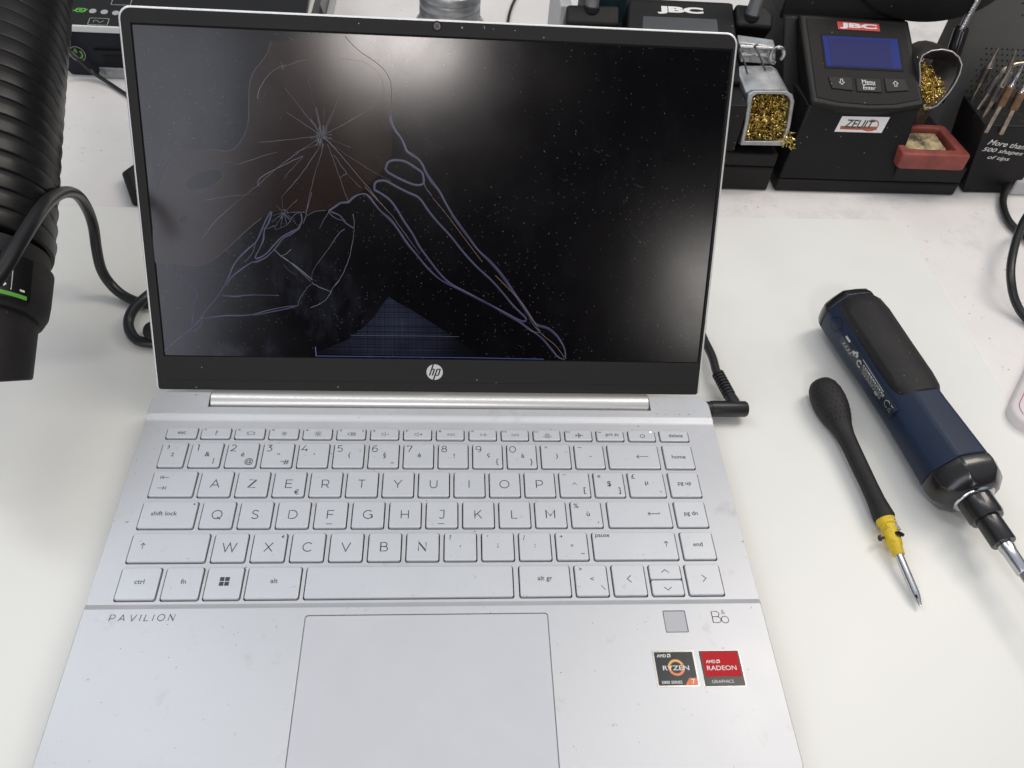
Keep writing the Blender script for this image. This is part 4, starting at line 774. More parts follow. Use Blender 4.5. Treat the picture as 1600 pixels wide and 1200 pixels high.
# ---------------------------------------------------------------- charger cable at the right edge of the laptop
ch = thing('charger_cable', 'black charger cable with an angled plug pushed into the right side of the laptop', 'charger cable', (180, 0, 0))
zj = 9.0
m = MB(); m.lathe((164.6, -1.6, zj), (191.5, -1.6, zj), [(0, 3.6), (.01, 4.4), (4, 4.6), (4.1, 5.0), (25.5, 5.0), (26.7, 4.2), (26.9, 0)], 24); link('plug', m, M['cable'], ch, sharp=45)
m = MB(); m.lathe((160, -1.6, zj), (165.5, -1.6, zj), [(0, 2.2), (5, 2.2)], 16); link('plug_tip', m, M['steel'], ch)
p0 = Vector((184.6, 0.5, zj)); p1 = on_z(1121, 583, 9.5)
ax = (p1 - p0); Ln = ax.length
pr = [(0, 4.2), (5, 3.9), (9, 3.5)]
t = 9
while t < Ln - 1: pr += [(t, 3.9), (t + 1.5, 3.9), (t + 1.55, 3.0), (t + 2.3, 3.0)]; t += 2.35
pr += [(Ln, 3.2)]
m = MB(); m.lathe(p0, p1, pr, 20); link('strain_relief', m, M['cable'], ch, sharp=40)
m = MB(); m.tube([p0 + ax * .9, p1 + ax.normalized() * 2, on_z(1113, 558, 9), on_z(1103, 537, 7.5), on_z(1085, 505, 5), on_z(1040, 470, 3.8), on_z(960, 430, 3.6), on_z(880, 420, 3.6)], 2.75, 12); link('cable', m, M['cable'], ch)

# ---------------------------------------------------------------- the thick looping cable on the left
pts = [(-60, 505, 144), (0, 428, 144), (30, 380, 143), (62, 330, 136), (82, 309, 120), (103, 300, 98), (122, 306, 78), (137, 328, 60), (146, 355, 46), (151, 390, 33), (158, 420, 22), (172, 443, 12), (192, 461, 6.2), (217, 472, 4.8), (250, 474, 4.8), (285, 455, 4.8), (292, 438, 6), (272, 436, 8), (247, 450, 11), (226, 466, 13.0), (208, 484, 11), (201, 502, 8), (204, 519, 6), (216, 532, 5), (240, 536, 4.8), (275, 535, 4.8), (300, 522, 4.8), (290, 508, 5.5), (260, 506, 6), (234, 512, 6), (236, 524, 9), (262, 520, 10), (330, 500, 6), (420, 490, 5)]
pp = [on_z(*p) for p in pts]
m = MB(); m.tube(pp, [3.3] * len(pp), 14)
tag(link('power_cable', m, M['cable'], loc=(-230, 100, 0)), 'thick black rubber cable arching over the hose and coiling beside the laptop', 'cable')

# ---------------------------------------------------------------- fume extraction hose
hs = thing('extraction_hose', 'wide black corrugated hose with a smooth round nozzle hanging at the left edge', 'hose', (-300, 60, 0))
c0 = on_z(-54, 600, 70); c1 = on_z(-48, 492, 86); c2 = on_z(-38, 400, 100); c3 = on_z(-24, 250, 120); c4 = on_z(-6, 100, 138); c5 = on_z(12, -20, 150); c6 = on_z(28, -170, 166)
m = MB(); ax0 = (c1 - c0).normalized(); Lz = (c1 - c0).length
up0 = Vector((0, 0, 1)); nx0 = ax0.cross(up0).normalized(); ny0 = nx0.cross(ax0)
dv = (c0 - _C).normalized(); ne = dv.cross(_R @ Vector((1, .06, 0))).normalized()    # the mouth is cut obliquely
def mouth(r, t0):
    out = []
    for j in range(48):
        a_ = j / 48 * 2 * math.pi; p_ = c0 + (nx0 * math.cos(a_) + ny0 * math.sin(a_)) * r
        out.append(p_ + ax0 * (t0 - (p_ - c0).dot(ne) / ax0.dot(ne)))
    return out
def rg(t, r): return [c0 + ax0 * t + (nx0 * math.cos(j / 48 * 2 * math.pi) + ny0 * math.sin(j / 48 * 2 * math.pi)) * r for j in range(48)]
m.loft([[p for p in reversed(r_)] for r_ in (rg(Lz, 24), mouth(26.4, 1.0), mouth(27.6, 0), mouth(28.4, .8), rg(Lz, 30.5))], cap0=True, cap1=False)
# open mouth: an inner wall
m2 = MB(); L0 = (c1 - c0).length
nz = link('nozzle', m, M['softblack'], hs, sharp=40)
L1 = (c2 - c1).length
m = MB(); m.lathe(c1, c2, [(-3, 30.2), (-2.9, 32.5), (1.5, 34.6), (8, 35.2), (L1 - 8, 35.6), (L1 - 7, 33.6), (L1 + 1, 33.4)], 56); link('collar', m, M['softblack'], hs, sharp=45)
path, _ = catmull([c2, c3, c4, c5, c6], [1] * 5, 60)
cum = [0]
for i in range(1, len(path)): cum.append(cum[-1] + (path[i] - path[i - 1]).length)
def at_len(s):
    for i in range(1, len(cum)):
        if cum[i] >= s: f = (s - cum[i - 1]) / (cum[i] - cum[i - 1]); return path[i - 1].lerp(path[i], f)
    return path[-1]
P_, R__ = [], []
s = 0; pitch = 10.4
while s < cum[-1] - pitch:
    for ds, r in ((0, 33.6), (.35, 33.6), (.6, 34.7), (1.4, 35.0), (pitch * .6, 35.3), (pitch - 1.2, 35.9), (pitch - .5, 35.5), (pitch - .25, 34.0)):
        P_.append(at_len(s + ds)); R__.append(r)
    s += pitch
m = MB(); m.tube(P_, R__, 56, smooth=False); link('corrugated_tube', m, M['hose'], hs, sharp=60)
# label wrapped round the collar
ax = (c2 - c1).normalized(); tocam = (_C - c1); tocam = (tocam - ax * tocam.dot(ax)).normalized(); side = ax.cross(tocam)
if side.x < 0: side = -side
def wrap(u, v, r): a = u / 35.6; return c1 + ax * v + (tocam * math.cos(a) + side * math.sin(a)) * r
def wrapfr(x, y, z=0.0): return wrap(x, y, 35.75 + z)
def wrap_patch(mb, u0, u1, v0, v1, z, n=14, k=0):
    V = []; F = []
    for i in range(n + 1):
        for v in (v0, v1): V.append(wrapfr(u0 + (u1 - u0) * i / n, v, z))
    for i in range(n): F.append((2 * i, 2 * i + 2, 2 * i + 3, 2 * i + 1))
    return mb.add(V, F, k)
m = MB(); wrap_patch(m, -30, 26, .2, L1 - 9, .05); lb = link('label', m, M['label_black'], hs)
m = MB(); wrap_patch(m, -30, 24, 1.1, 3.1, .12); link('green_band', m, M['green'], lb)
m = MB()
for s_ in ([(10, 9.5), (16.5, 9.5), (19.5, 17.5)], ): pass
m.ribbon([(3, 15.0), (13, 5.8)], 1.7, wrapfr, .14); m.ribbon([(3, 15.0), (-7.5, 5.8)], 1.7, wrapfr, .14); m.ribbon([(-2.2, 9.2), (9, 9.2)], 1.4, wrapfr, .14)
m.ribbon([(-24, 4.6), (15.8, 4.6), (15.8, L1 - 11)], .5, wrapfr, .14)
m.ribbon([(20, 5.2), (22.5, 5.2)], 1.0, wrapfr, .14)
link('letter', m, M['white'], lb, flat=True)
m = MB()
for i in range(22):
    for j in range(7):
        x = -12 + i * 1.35 + (j % 2) * .67; y = L1 - 21 + j * 1.4
        if x < 10 - j * .3: m.sheet([(x + .45 * math.cos(q), y + .5 * math.sin(q)) for q in [k * math.pi / 3 for k in range(6)]], wrapfr, .14)
link('dot_pattern', m, M['white'], lb, flat=True)

# ---------------------------------------------------------------- extractor control unit, upper left
un = thing('extractor_unit', 'low black control unit with green power symbol and a white stripe behind the hose', 'control unit', (-300, 440, 0))
X0 = -420; xl = -324.0; yf = 381.0
F_ = lambda x, z, y=0.0: Vector((x, yf - y, z))
m = MB()
ol = [(xl - 1, 1.5), (-120, 1.5), (-120, 41), (xl - 12, 41), (xl - 12, 18)]
m.prism(ol, 0, 190, lambda x, y, z: Vector((x, yf + z, y))); link('body', m, M['navyblack'], un, bevel=1.2)
m = MB(); m.prism([(xl + 1, 0), (-122, 0), (-122, 1.4), (xl + 1, 1.4)], 0, 186, lambda x, y, z: Vector((x, yf - 1 + z, y))); link('base_plate', m, M['palegrey'], un)
m = MB(); m.box(xl - 12.6, -119, yf - 1.0, yf + 191, 41, 46.5); link('stripe', m, M['white'], un, bevel=.8)
# sloping top panel
tp0 = Vector((0, yf + .5, 46.8)); tpn = Vector((0, -.18, 1)).normalized()
tfr = frame(tp0, (1, 0, 0), tpn)
m = MB(); m.prism([(xl - 12, 0), (-120, 0), (-120, 150), (xl - 8, 150)], -7, 0, tfr); link('top_panel', m, M['black'], un, bevel=.8)
def on_t(px, py): return to2(tfr, on_plane(px, py, tp0, tpn))
m = MB()
for px, py in ((145, 17.5), (163, 19), (181, 20.5)): x, y = on_t(px, py); m.prism(disc(x, y, 3.0, 20), 0, .3, tfr)
link('indicator', m, M['offwhite'], un)
m = MB(); x, y = on_t(126, 16)
for s_ in (-1, 1): m.ribbon(circ(x + s_ * 1.6, y, 2.5, 14), 1.1, tfr, .2)
m.ribbon([(x - 5.5, y - 1.5), (x - 2, y + 1)], 1.2, tfr, .22); m.ribbon([(x + 5.5, y + 1.5), (x + 2, y - 1)], 1.2, tfr, .22)
link('fan_symbol', m, M['green'], un, flat=True)
m = MB(); x, y = on_t(154, 34); q = rrect(x - 8, x + 8, y - 4.5, y + 4.5, 1); m.ribbon(q + [q[0]], .5, tfr, .2)
m.ribbon([(x - 4, y - 1.5), (x - 4, y + 1.5), (x - 1.5, y + 1.5), (x + 1, y - 1.5), (x + 4, y + 1.5)], .4, tfr, .2)
x, y = on_t(190, 3); q = rrect(x - 8, x + 8, y - 4.5, y + 4.5, 1); m.ribbon(q + [q[0]], .5, tfr, .2)
link('symbol', m, M['offwhite'], un, flat=True)
ffr = frame((0, yf, 0), (1, 0, 0), (0, -1, 0))
def on_f(px, py): return to2(ffr, on_y(px, py, yf))
x, y = on_f(121, 84)
m = MB(); m.ribbon(circ(x, y, 6.4, 28), .5, ffr, .2); link('switch_ring', m, M['offwhite'], un, flat=True)
m = MB(); m.ribbon(circ(x + .3, y - .3, 3.6, 20, 130, 410), 1.5, ffr, .2); m.ribbon([(x - .2, y + 1), (x - .8, y + 4.6)], 1.4, ffr, .22); link('power_symbol', m, M['green'], un, flat=True)
x, y = on_f(160, 86); x2, y2 = on_f(215, 104)
m = MB(); m.box(x, x2 + 30, yf - .4, yf + .5, y2 + 1, y); link('socket', m, M['gap'], un, bevel=.3)
m = MB(); m.box(x - 6, x2 + 30, yf - 3, yf + 1, y + 3.2, y + 5.2); link('socket_hood', m, M['black'], un, bevel=.5)
x, y = on_f(155, 104); x2, y2 = on_f(215, 124)
m = MB(); m.box(x, x2 + 30, yf - 1.6, yf + 1, max(.5, y2), y); br = link('bracket', m, M['cast'], un, bevel=.5)
x, y = on_f(161, 113); m = MB(); m.prism(disc(x, y, 2.6, 16), 1.6, 2.6, ffr); link('screw', m, M['grey'], br)

m = MB(); m.tube([on_y(60, 50, yf - 45), on_y(98, 70, yf - 10), on_y(124, 94, yf - 8), on_y(145, 113, yf - 6), on_z(172, 131, 3), on_z(196, 147, 2.2), on_z(225, 166, 2.2), on_z(270, 180, 2.2)], 1.7, 10)
tag(link('thin_cable', m, M['cable'], loc=(-310, 370, 0)), 'thin black cable slanting down in front of the green power symbol to behind the screen', 'cable')
m = MB(); m.tube([on_z(818, -30, 2), on_z(808, -8, 2), on_z(799, 12, 2), on_z(794, 32, 2), on_z(793, 60, 2), on_z(800, 100, 2)], 1.5, 10)
tag(link('thin_cable', m, M['cable'], loc=(60, 530, 0)), 'thin black cable lying on the table between the jar and the rear soldering station', 'cable')

# small tray left of the lid
tr = thing('parts_tray', 'small black plastic tray lying on the table, peeping out left of the screen', 'tray', (-210, 215, 0))
o = [(-239, 224), (-226, 196), (-150, 196), (-150, 262), (-220, 262)]
m = MB(); m.prism(o, 0, 11); link('tray_body', m, M['black'], tr, bevel=2.0, seg=3)
m = MB(); m.prism([(-234, 223), (-223, 200), (-154, 200), (-154, 258), (-217, 258)], 11.0, 11.8); link('tray_lining', m, M['softblack'], tr, bevel=.4)

# black case behind the lid's top left
bc = thing('equipment_case', 'black equipment case standing behind the top left edge of the screen', 'case', (-150, 560, 0))
a_ = on_z(232, 4, 40); b2 = on_z(512, 14, 12)
m = MB(); m.prism([(a_.x, 0), (b2.x - 6, 0), (b2.x, 8), (b2.x - 12, 46), (a_.x, 46)], 0, 120, lambda x, y, z: Vector((x, 492 + z, y))); link('case_body', m, M['gloss'], bc, bevel=2)
m = MB(); m.lathe((b2.x - 38, 490, 20), (b2.x - 38, 494, 20), [(0, 7), (2, 8), (4, 8)], 24); link('dial', m, M['black'], bc)
m = MB(); m.box(b2.x - 4.5, b2.x + 3.2, 500, 560, 0, 10); link('side_strip', m, M['palegrey'], bc, bevel=.5)

# glass jar
jc = on_z(703, 20, 64); 
jr = thing('glass_jar', 'clear glass jar with a ribbed metal neck behind the top edge of the screen', 'jar', (jc.x, jc.y, 0))
m = MB(); m.lathe((jc.x, jc.y, 0), (jc.x, jc.y, 1), [(0, 0), (0, 28), (2, 31), (48, 31.5), (56, 30.5), (61, 27), (64, 25)], 48); link('glass_body', m, M['glass'], jr, sharp=60)
m = MB(); m.lathe((jc.x, jc.y, 0), (jc.x, jc.y, 1), [(64, 22), (64.2, 25.5), (65, 26.4), (70, 26.2), (70.6, 25.6), (71.4, 25.6), (72, 26.3), (78, 26.3), (78.6, 25.7), (79.4, 25.7), (80, 26.5), (85, 26.5), (86, 25.5), (86.4, 23), (86.4, 0)], 48); link('metal_neck', m, M['cast'], jr, sharp=50)
m = MB(); m.lathe((jc.x, jc.y, 0), (jc.x, jc.y, 1), [(2.5, 0), (2.6, 28), (24, 28.5), (24.1, 0)], 40); link('liquid', m, mat('jar_content', (.55, .50, .42), .3), jr)

# ---------------------------------------------------------------- soldering station, right
def curls(mb, n, inside, r0=.8, r1=2.3, wd=.45, seed=1):
    rnd = random.Random(seed)
    for _ in range(n):
        p = inside(rnd); R = rnd.uniform(r0, r1)
        a = Vector((rnd.gauss(0, 1), rnd.gauss(0, 1), rnd.gauss(0, 1))).normalized(); b = a.cross(Vector((rnd.gauss(0, 1), rnd.gauss(0, 1), rnd.gauss(0, 1)))).normalized(); c = a.cross(b)
        turns = rnd.uniform(.5, 1.5); N = int(9 * turns) + 3; V = []; F = []; ph = rnd.uniform(0, 6.28); pit = rnd.uniform(.5, 3)
        for i in range(N + 1):
            th = ph + turns * 6.283 * i / N
            q = p + (b * math.cos(th) + c * math.sin(th)) * R + a * pit * i / N
            V += [q - a * wd / 2, q + a * wd / 2 + (b * math.cos(th) + c * math.sin(th)) * .12]
        for i in range(N): F.append((2 * i, 2 * i + 1, 2 * i + 3, 2 * i + 2))
        mb.add(V, F)
st = thing('soldering_station', 'black soldering station with a blue display and a white sticker, right of the laptop screen', 'soldering station', (350, 300, 0))
YF = 240.0
m = MB(); m.prism([(274.5, YF), (429.5, YF + 1), (430, 400), (274, 400)], 0.5, 11.6); link('base', m, M['black'], st, bevel=1.6)
# body above the seam: front face slopes back to the console
CB = Vector((0, 256.5, 70.0)); CT = Vector((0, 334, 111.0))
m = MB()
lo = [(275, YF + .6, 12.2), (372, YF + .6, 12.2), (372, 398, 12.2), (275, 398, 12.2)]
hi = [(287, 258.5, 68), (376, 258.5, 68), (380, 398, 68), (272, 398, 68)]
m.loft([lo, hi]); m.loft([[(274, 285, 60), (378, 285, 60), (378, 398, 60), (272, 398, 60)], [(274, 330, 104), (376, 330, 104), (376, 398, 112), (274, 398, 112)]])
link('body', m, M['black'], st, bevel=1.5)
m = MB(); m.prism([(370, YF + .9), (429.5, YF + 1.4), (429.8, 398), (370, 398)], 12.1, 27.0); link('side_shelf', m, M['black'], st, bevel=1.5)
cn = (CT - CB).cross(Vector((-1, 0, 0))).normalized()
if cn.z < 0: cn = -cn
cfr = frame(CB, (1, 0, 0), cn); CL = (CT - CB).length
def on_c(px, py): return to2(cfr, on_plane(px, py, CB, cn))
P4 = [on_c(1268, 161), on_c(1310, 169), on_c(1360, 173), on_c(1405, 172), on_c(1446, 165), on_c(1420, 31), on_c(1248, 21)]
m = MB(); m.prism(P4, -14, 0, cfr); con = link('console', m, M['black'], st, bevel=2.2, seg=3)
q = [on_c(1276, 152), on_c(1312, 160), on_c(1360, 164), on_c(1400, 163), on_c(1437, 156), on_c(1412, 40), on_c(1259, 28)]
m = MB(); m.prism(q, 0, .5, cfr); link('face_plate', m, M['satin'], con, bevel=.4)
def quad(mb, pts, z0, z1, fr, f): mb.prism([f(*p) for p in pts][::-1], z0, z1, fr); return mb
m = MB(); quad(m, [(1281, 53), (1404, 60), (1412, 113), (1288, 107)], .5, .9, cfr, on_c); link('display_frame', m, M['gap'], con, bevel=.3)
m = MB(); quad(m, [(1284, 57), (1401, 62), (1408, 109.5), (1291, 104)], .9, 1.1, cfr, on_c); dsp = link('display', m, M['lcdblue2'], con)
m = MB(); quad(m, [(1292, 61), (1389, 66), (1394, 107), (1299, 103)], 1.1, 1.25, cfr, on_c); link('display_field', m, M['lcdblue'], dsp)
m = MB(); quad(m, [(1307, 34.5), (1372.5, 38.5), (1374, 50), (1309, 46.5)], .5, .95, cfr, on_c); link('brand_plate', m, M['redplate'], con)
def fitword(mb, s, fr, A, B, h, z, offset=0.0, shear=0.0):
    """word between two 2D points of the frame"""
    a, b = Vector(A), Vector(B); d = (b - a); ang = math.atan2(d.y, d.x)
    c = (a + b) / 2; f2 = lambda x, y, z_=0.0: fr(c.x + x * math.cos(ang) - y * math.sin(ang), c.y + x * math.sin(ang) + y * math.cos(ang), z_)
    return text(mb, s, f2, 0, 0, h=h, w=d.length, z=z, offset=offset, shear=shear)
m = MB(); fitword(m, 'JBC', cfr, on_c(1311.5, 40.8), on_c(1369.5, 44.5), 5.4, 1.0, offset=.055, shear=0); link('lettering', m, M['white'], con, flat=True)
for pts in ([(1293, 121), (1330, 121.5), (1332, 143), (1299, 139)], [(1336, 123), (1375, 124), (1377, 146), (1338, 144)], [(1380, 123), (1414, 125), (1419, 143), (1384, 145)]):
    m = MB(); quad(m, pts, .5, 1.3, cfr, on_c); link('button', m, M['black'], con, bevel=.5)
m = MB()
def arrow(mb, cx, cy, s_, up):
    k = 1 if up else -1
    L_ = [(-.9, -2.6), (-.9, -.1), (-2.4, -.1), (0, 2.4), (2.4, -.1), (.9, -.1), (.9, -2.6), (-.9, -2.6)]
    mb.ribbon([(cx + x * s_, cy + y * s_ * k) for x, y in L_], .5, cfr, 1.4)
x, y = on_c(1314, 129.5); arrow(m, x, y, .95, False); x, y = on_c(1398, 132.5); arrow(m, x, y, .95, True)
fitword(m, 'Menu', cfr, on_c(1345.5, 129), on_c(1365.5, 130), 3.4, 1.4, .0); fitword(m, 'Enter', cfr, on_c(1347.5, 138.3), on_c(1366.5, 139.2), 3.4, 1.4, .0)
m.ribbon([on_c(1346, 133.3), on_c(1366.5, 134.3)], .4, cfr, 1.4)
link('button_legend', m, M['white'], con, flat=True)
# raised rear deck above the console
m = MB(); m.loft([[(272, 333, 100), (378, 333, 100), (378, 420, 100), (272, 420, 100)], [(274, 336, 121), (374, 336, 119), (374, 420, 124), (274, 420, 126)]]); link('rear_deck', m, M['black'], st, bevel=2.5, seg=3)
m = MB(); m.prism(rrect(284, 358, 344, 400, 5), 122.6, 124.8); link('deck_recess', m, M['gloss'], st, bevel=.8)
# sticker on the sloping front
fn_ = (Vector((0, 258.5, 68)) - Vector((0, YF + .6, 12.2))).cross(Vector((-1, 0, 0))).normalized()
if fn_.y > 0: fn_ = -fn_
fo = Vector((0, YF + .6, 12.2)); sfr = frame(fo, (1, 0, 0), fn_)
def on_s(px, py): return to2(sfr, on_plane(px, py, fo, fn_))
m = MB(); quad(m, [(1316, 181.5), (1390.5, 183), (1377, 207.5), (1303.5, 205.5)], .1, .35, sfr, on_s); sk = link('sticker', m, M['white'], st)
m = MB()
fitword(m, 'ZEViT'.replace('V', 'U').replace('i', 'I'), sfr, on_s(1319, 192.6), on_s(1366, 195.0), 6.4, .45, .02, .35); link('sticker_lettering', m, M['legend'], sk, flat=True)
m = MB(); m.ribbon([on_s(1312.5, 199.0), on_s(1340, 200), on_s(1370, 200.3)], 2.6, sfr, .42)
m.ribbon(smooth2([on_s(1360, 187.6), on_s(1366, 187.8), on_s(1371, 190), on_s(1372, 194.5), on_s(1370, 199), on_s(1364, 203), on_s(1355, 204), on_s(1348, 202)]), .9, sfr, .43)
link('sticker_swoosh', m, mat('rusty_red_print', (.42, .10, .06), .5), sk, flat=True)

# sponge tray and sponge
sy0, sy1 = 236.5, 283
ts = thing('sponge_tray', 'brick red rubber tray on the right shelf of the soldering station', 'sponge tray', (398, 258, 27))
ou = rrect(367, 424, sy0, sy1, 4, 4); inn = rrect(373, 416, sy0 + 9, sy1 - 6, 3, 4)
m = ring_face(ou, inn, 27.2, 41, lambda x, y, z: Vector((x - (y - sy0) * .10 * (1 if x > 400 else 0), y, z))); link('tray_rim', m, M['tray'], ts, bevel=1.6, seg=3)
m = MB(); m.prism(rrect(372, 417, sy0 + 8, sy1 - 5, 3, 4), 27.2, 29.5); link('tray_floor', m, M['tray'], ts)
m = MB()
N = 14; V = []; F = []; rnd = random.Random(4)
zz = [[38.3 + rnd.uniform(-.5, .5) - 2.2 * ((i in (0, N)) or (j in (0, N))) for j in range(N + 1)] for i in range(N + 1)]
V = [(375.5 + 35 * i / N + rnd.uniform(-.3, .3), sy0 + 10.5 + 28 * j / N + rnd.uniform(-.3, .3), zz[i][j]) for i in range(N + 1) for j in range(N + 1)]
F = [(i * (N + 1) + j, (i + 1) * (N + 1) + j, (i + 1) * (N + 1) + j + 1, i * (N + 1) + j + 1) for i in range(N) for j in range(N)]
m.add(V, F); m.box(375.9, 410.1, sy0 + 10.9, sy0 + 38.2, 29.5, 36.6)
tag(link('sponge', m, M['sponge'], loc=(395, 260, 29.5), sharp=80), 'grimy yellow cleaning sponge lying in the brick red tray', 'sponge')

# metal cup with brass wool at the right flank of the console
rim_px = [(1437, 118), (1436, 98), (1441, 86), (1455, 78.5), (1472, 76.5), (1488, 80), (1499, 89), (1503.5, 101), (1500, 116), (1493, 131), (1483, 146), (1473, 157), (1464, 166), (1454, 170), (1444, 168), (1437, 154), (1436, 136)]
co_ = Vector((388, 278, 85)); cup_n = Vector((-.08, -.80, .60)).normalized()
rim = [on_plane(x, y, co_, cup_n) for x, y in rim_px][::-1]
rc = sum(rim, Vector((0, 0, 0))) / len(rim)
cup = thing('wool_holder', 'sooty metal scoop of the station holding dark brass wool, right of the blue display', 'wool holder', (rc.x, rc.y + 10, 27))
back = [Vector((p.x * .75 + rc.x * .25 - 4, p.y * .3 + (rc.y + 42) * .7, p.z * .8 + (rc.z + 2) * .2)) for p in rim]
def ins(p, t): return p + (rc - p).normalized() * t
m = MB()
mid = [p.lerp(q, .45) + (p - rc) * .03 for p, q in zip(rim, back)]
m.loft([back, mid, [p + cup_n * -.6 + (p - rc).normalized() * .3 for p in rim], rim], cap0=True, cap1=False)
m.loft([rim, [ins(p, 1.1) for p in rim], [ins(p, 1.4) - cup_n * 2 for p in rim], [ins(p, 3) - cup_n * 24 for p in rim]], cap0=False, cap1=True)
link('scoop', m, M['darksteel'], cup, sharp=50)
m = MB(); m.tube([ins(p, .4) + cup_n * .1 for p in rim] + [ins(rim[0], .4) + cup_n * .1], .6, 8, smooth=False); link('polished_rim', m, M['cast'], cup)
m = MB(); m.loft([[(rc.x + 15 * math.cos(a), 292 + 13 * math.sin(a), 66) for a in [i / 20 * 6.283 for i in range(20)]], [(rc.x + 3 + 12 * math.cos(a), 294 + 11 * math.sin(a), 27.2) for a in [i / 20 * 6.283 for i in range(20)]]]); link('stem', m, M['darksteel'], cup)
low = sum([rim[i] for i in range(0, len(rim))], Vector((0, 0, 0))) / len(rim)
def in_cup(r):
    # the wool fills the left and lower side
    a_, b_ = r.random(), r.random()
    w1 = [on_plane(*p, co_, cup_n) for p in ((1438, 86), (1446, 172), (1488, 142))]
    if a_ + b_ > 1: a_, b_ = 1 - a_, 1 - b_
    return w1[0] + (w1[1] - w1[0]) * a_ + (w1[2] - w1[0]) * b_ - cup_n * (3 + r.random() ** 1.4 * 12)
m = MB(); curls(m, 620, in_cup, 1.0, 2.6, .36, 5)
tag(link('brass_wool', m, M['brass'], loc=(rc.x, rc.y, rc.z), flat=True), 'dark golden brass wool stuffed in the round metal scoop next to the blue display', 'brass wool')

# ---------------------------------------------------------------- rear soldering station behind the lid
s0 = thing('soldering_station', 'black soldering station half hidden behind the top right corner of the laptop screen', 'soldering station', (190, 310, 0))
m = MB(); m.prism([(120, YF), (268, YF), (268, 400), (120, 400)], .5, 22); link('base', m, M['black'], s0, bevel=1.5)
m = MB(); m.prism([(120, YF + .5), (268, YF + .5), (268, 262), (120, 262)], 22.6, 34); m.prism([(120, YF + 2), (232, YF + 2), (232, 398), (120, 398)], 34, 74); m.prism([(120, 286), (250, 286), (250, 398), (120, 398)], 22, 84)
link('body', m, M['black'], s0, bevel=1.2)
B0 = Vector((0, 262, 74)); B1 = Vector((0, 352, 116)); bn = (B1 - B0).cross(Vector((-1, 0, 0))).normalized()
if bn.z < 0: bn = -bn
bfr = frame(B0, (1, 0, 0), bn)
def on_b(px, py): return to2(bfr, on_plane(px, py, B0, bn))
m = MB(); m.prism([on_b(982, -1), on_b(1146, 4), on_b(1152, 60), on_b(1160, 130), on_b(975, 130)][::-1], -26, 0, bfr); con = link('console', m, M['satin'], s0, bevel=2)
m = MB(); fitword(m, 'JBC', bfr, on_b(1027, 15.0), on_b(1099, 18.5), 7.4, .12, offset=.06); link('lettering', m, M['white'], con, flat=True)
m = MB(); quad(m, [(1005, 25.5), (1120, 30.5), (1124, 70), (1002, 66)], 0.05, .3, bfr, on_b); link('display', m, M['lcdgrey'], con)
# the two stands with grey posts
for (pts, post, cone) in (([(1150, 5), (1198, 9), (1209, 22), (1208, 44), (1152, 40)], (1175, 22), 'r'), ([(886, 6), (968, 8), (968, 40), (884, 36)], (925, 9), 'l')):
    so = Vector((0, 322, 104)); sn = Vector((0, -.55, .83)).normalized(); fr_ = frame(so, (1, 0, 0), sn)
    g_ = lambda px, py: to2(fr_, on_plane(px, py, so, sn))
    t_ = thing('iron_stand', {'r': 'black stand block with a slanting grey post above the brass wool bin', 'l': 'black stand block with an upright grey post left of the white lettering behind the screen'}[cone], 'iron stand', tuple(on_plane(*post, so, sn)))
    m = MB(); m.prism([g_(*p) for p in pts][::-1], -24, 0, fr_); link('block', m, M['black'], t_, bevel=2.5, seg=3)
    pb_ = on_plane(*post, so, sn); tl = Vector((.10 if cone == 'r' else .0, .12, 1)).normalized()
    m = MB(); m.lathe(pb_ - tl * 4, pb_ + tl, [(0, 6.6), (3.6, 6.4), (4.2, 5.4)], 24); link('socket', m, M['gap'], t_)
    m = MB(); m.lathe(pb_ - tl * 2, pb_ + tl, [(0, 5.3), (90, 4.6)], 24); link('post', m, M['grey'], t_)
m = MB(); a_ = on_y(958, -2, 352); m.box(a_.x - 22, a_.x + 12, 350, 395, 60, a_.z + 22); tag(link('teal_block', m, M['teal'], loc=(a_.x, 370, 0), bevel=2), 'dark teal plastic block between the left post and the lettered console behind the screen', 'block')
m = MB(); a_ = on_y(888, 30, 345); m.box(a_.x - 8, a_.x + 1.5, 342, 420, 0, a_.z + 12); tag(link('grey_side_plate', m, M['palegrey'], loc=(a_.x, 380, 0), bevel=1), 'pale grey upright plate at the left flank of the left stand block', 'plate')

# brass wool bin of the rear station
bo_ = Vector((0, 246, 60)); bnn = Vector((0, -.93, .36)).normalized(); wfr = frame(bo_, (1, 0, 0), bnn)
def on_w(px, py): return to2(wfr, on_plane(px, py, bo_, bnn))
wb = thing('wool_bin', 'cast aluminium bin with clips on top and golden wool, just right of the laptop screen', 'wool bin', (254, 262, 34))
out_px = [(1157, 227), (1226, 228), (1235, 200), (1242, 158), (1239, 148), (1229, 142), (1178, 142), (1169, 147), (1167, 158), (1164, 190)]
in_px = [(1164, 221), (1222, 221), (1230, 198), (1235.5, 160), (1233, 152), (1225, 147.5), (1184, 147), (1177, 151), (1175.5, 160), (1171, 190)]
O2 = [on_w(*p) for p in out_px]; I2 = [on_w(*p) for p in in_px]
m = ring_face(O2, I2, -7, 0, wfr); link('front_frame', m, M['cast'], wb, bevel=.9, seg=3)
tb = [Vector((x, 250, z)) for x, z in ((230, 38), (268, 38))]
sh = [wfr(x, y, -6.5) for x, y in O2]; bk = [Vector((p.x * .93 + 16.5 - 4, 284, 40 + (p.z - 37) * 1.10)) for p in sh]
m = MB(); m.loft([sh, bk], cap0=False); m.loft([[ins_ for ins_ in [wfr(x, y, -6.9) for x, y in I2]], [wfr(x * 1, y, -7.0) for x, y in I2]], cap0=False, cap1=False)
link('shell', m, M['cast'], wb, bevel=.8)
m = MB(); m.prism([on_w(*p) for p in in_px], -24, -23, wfr); link('inner_back', m, M['gap'], wb)
m = MB()
for i in range(len(I2)): pass
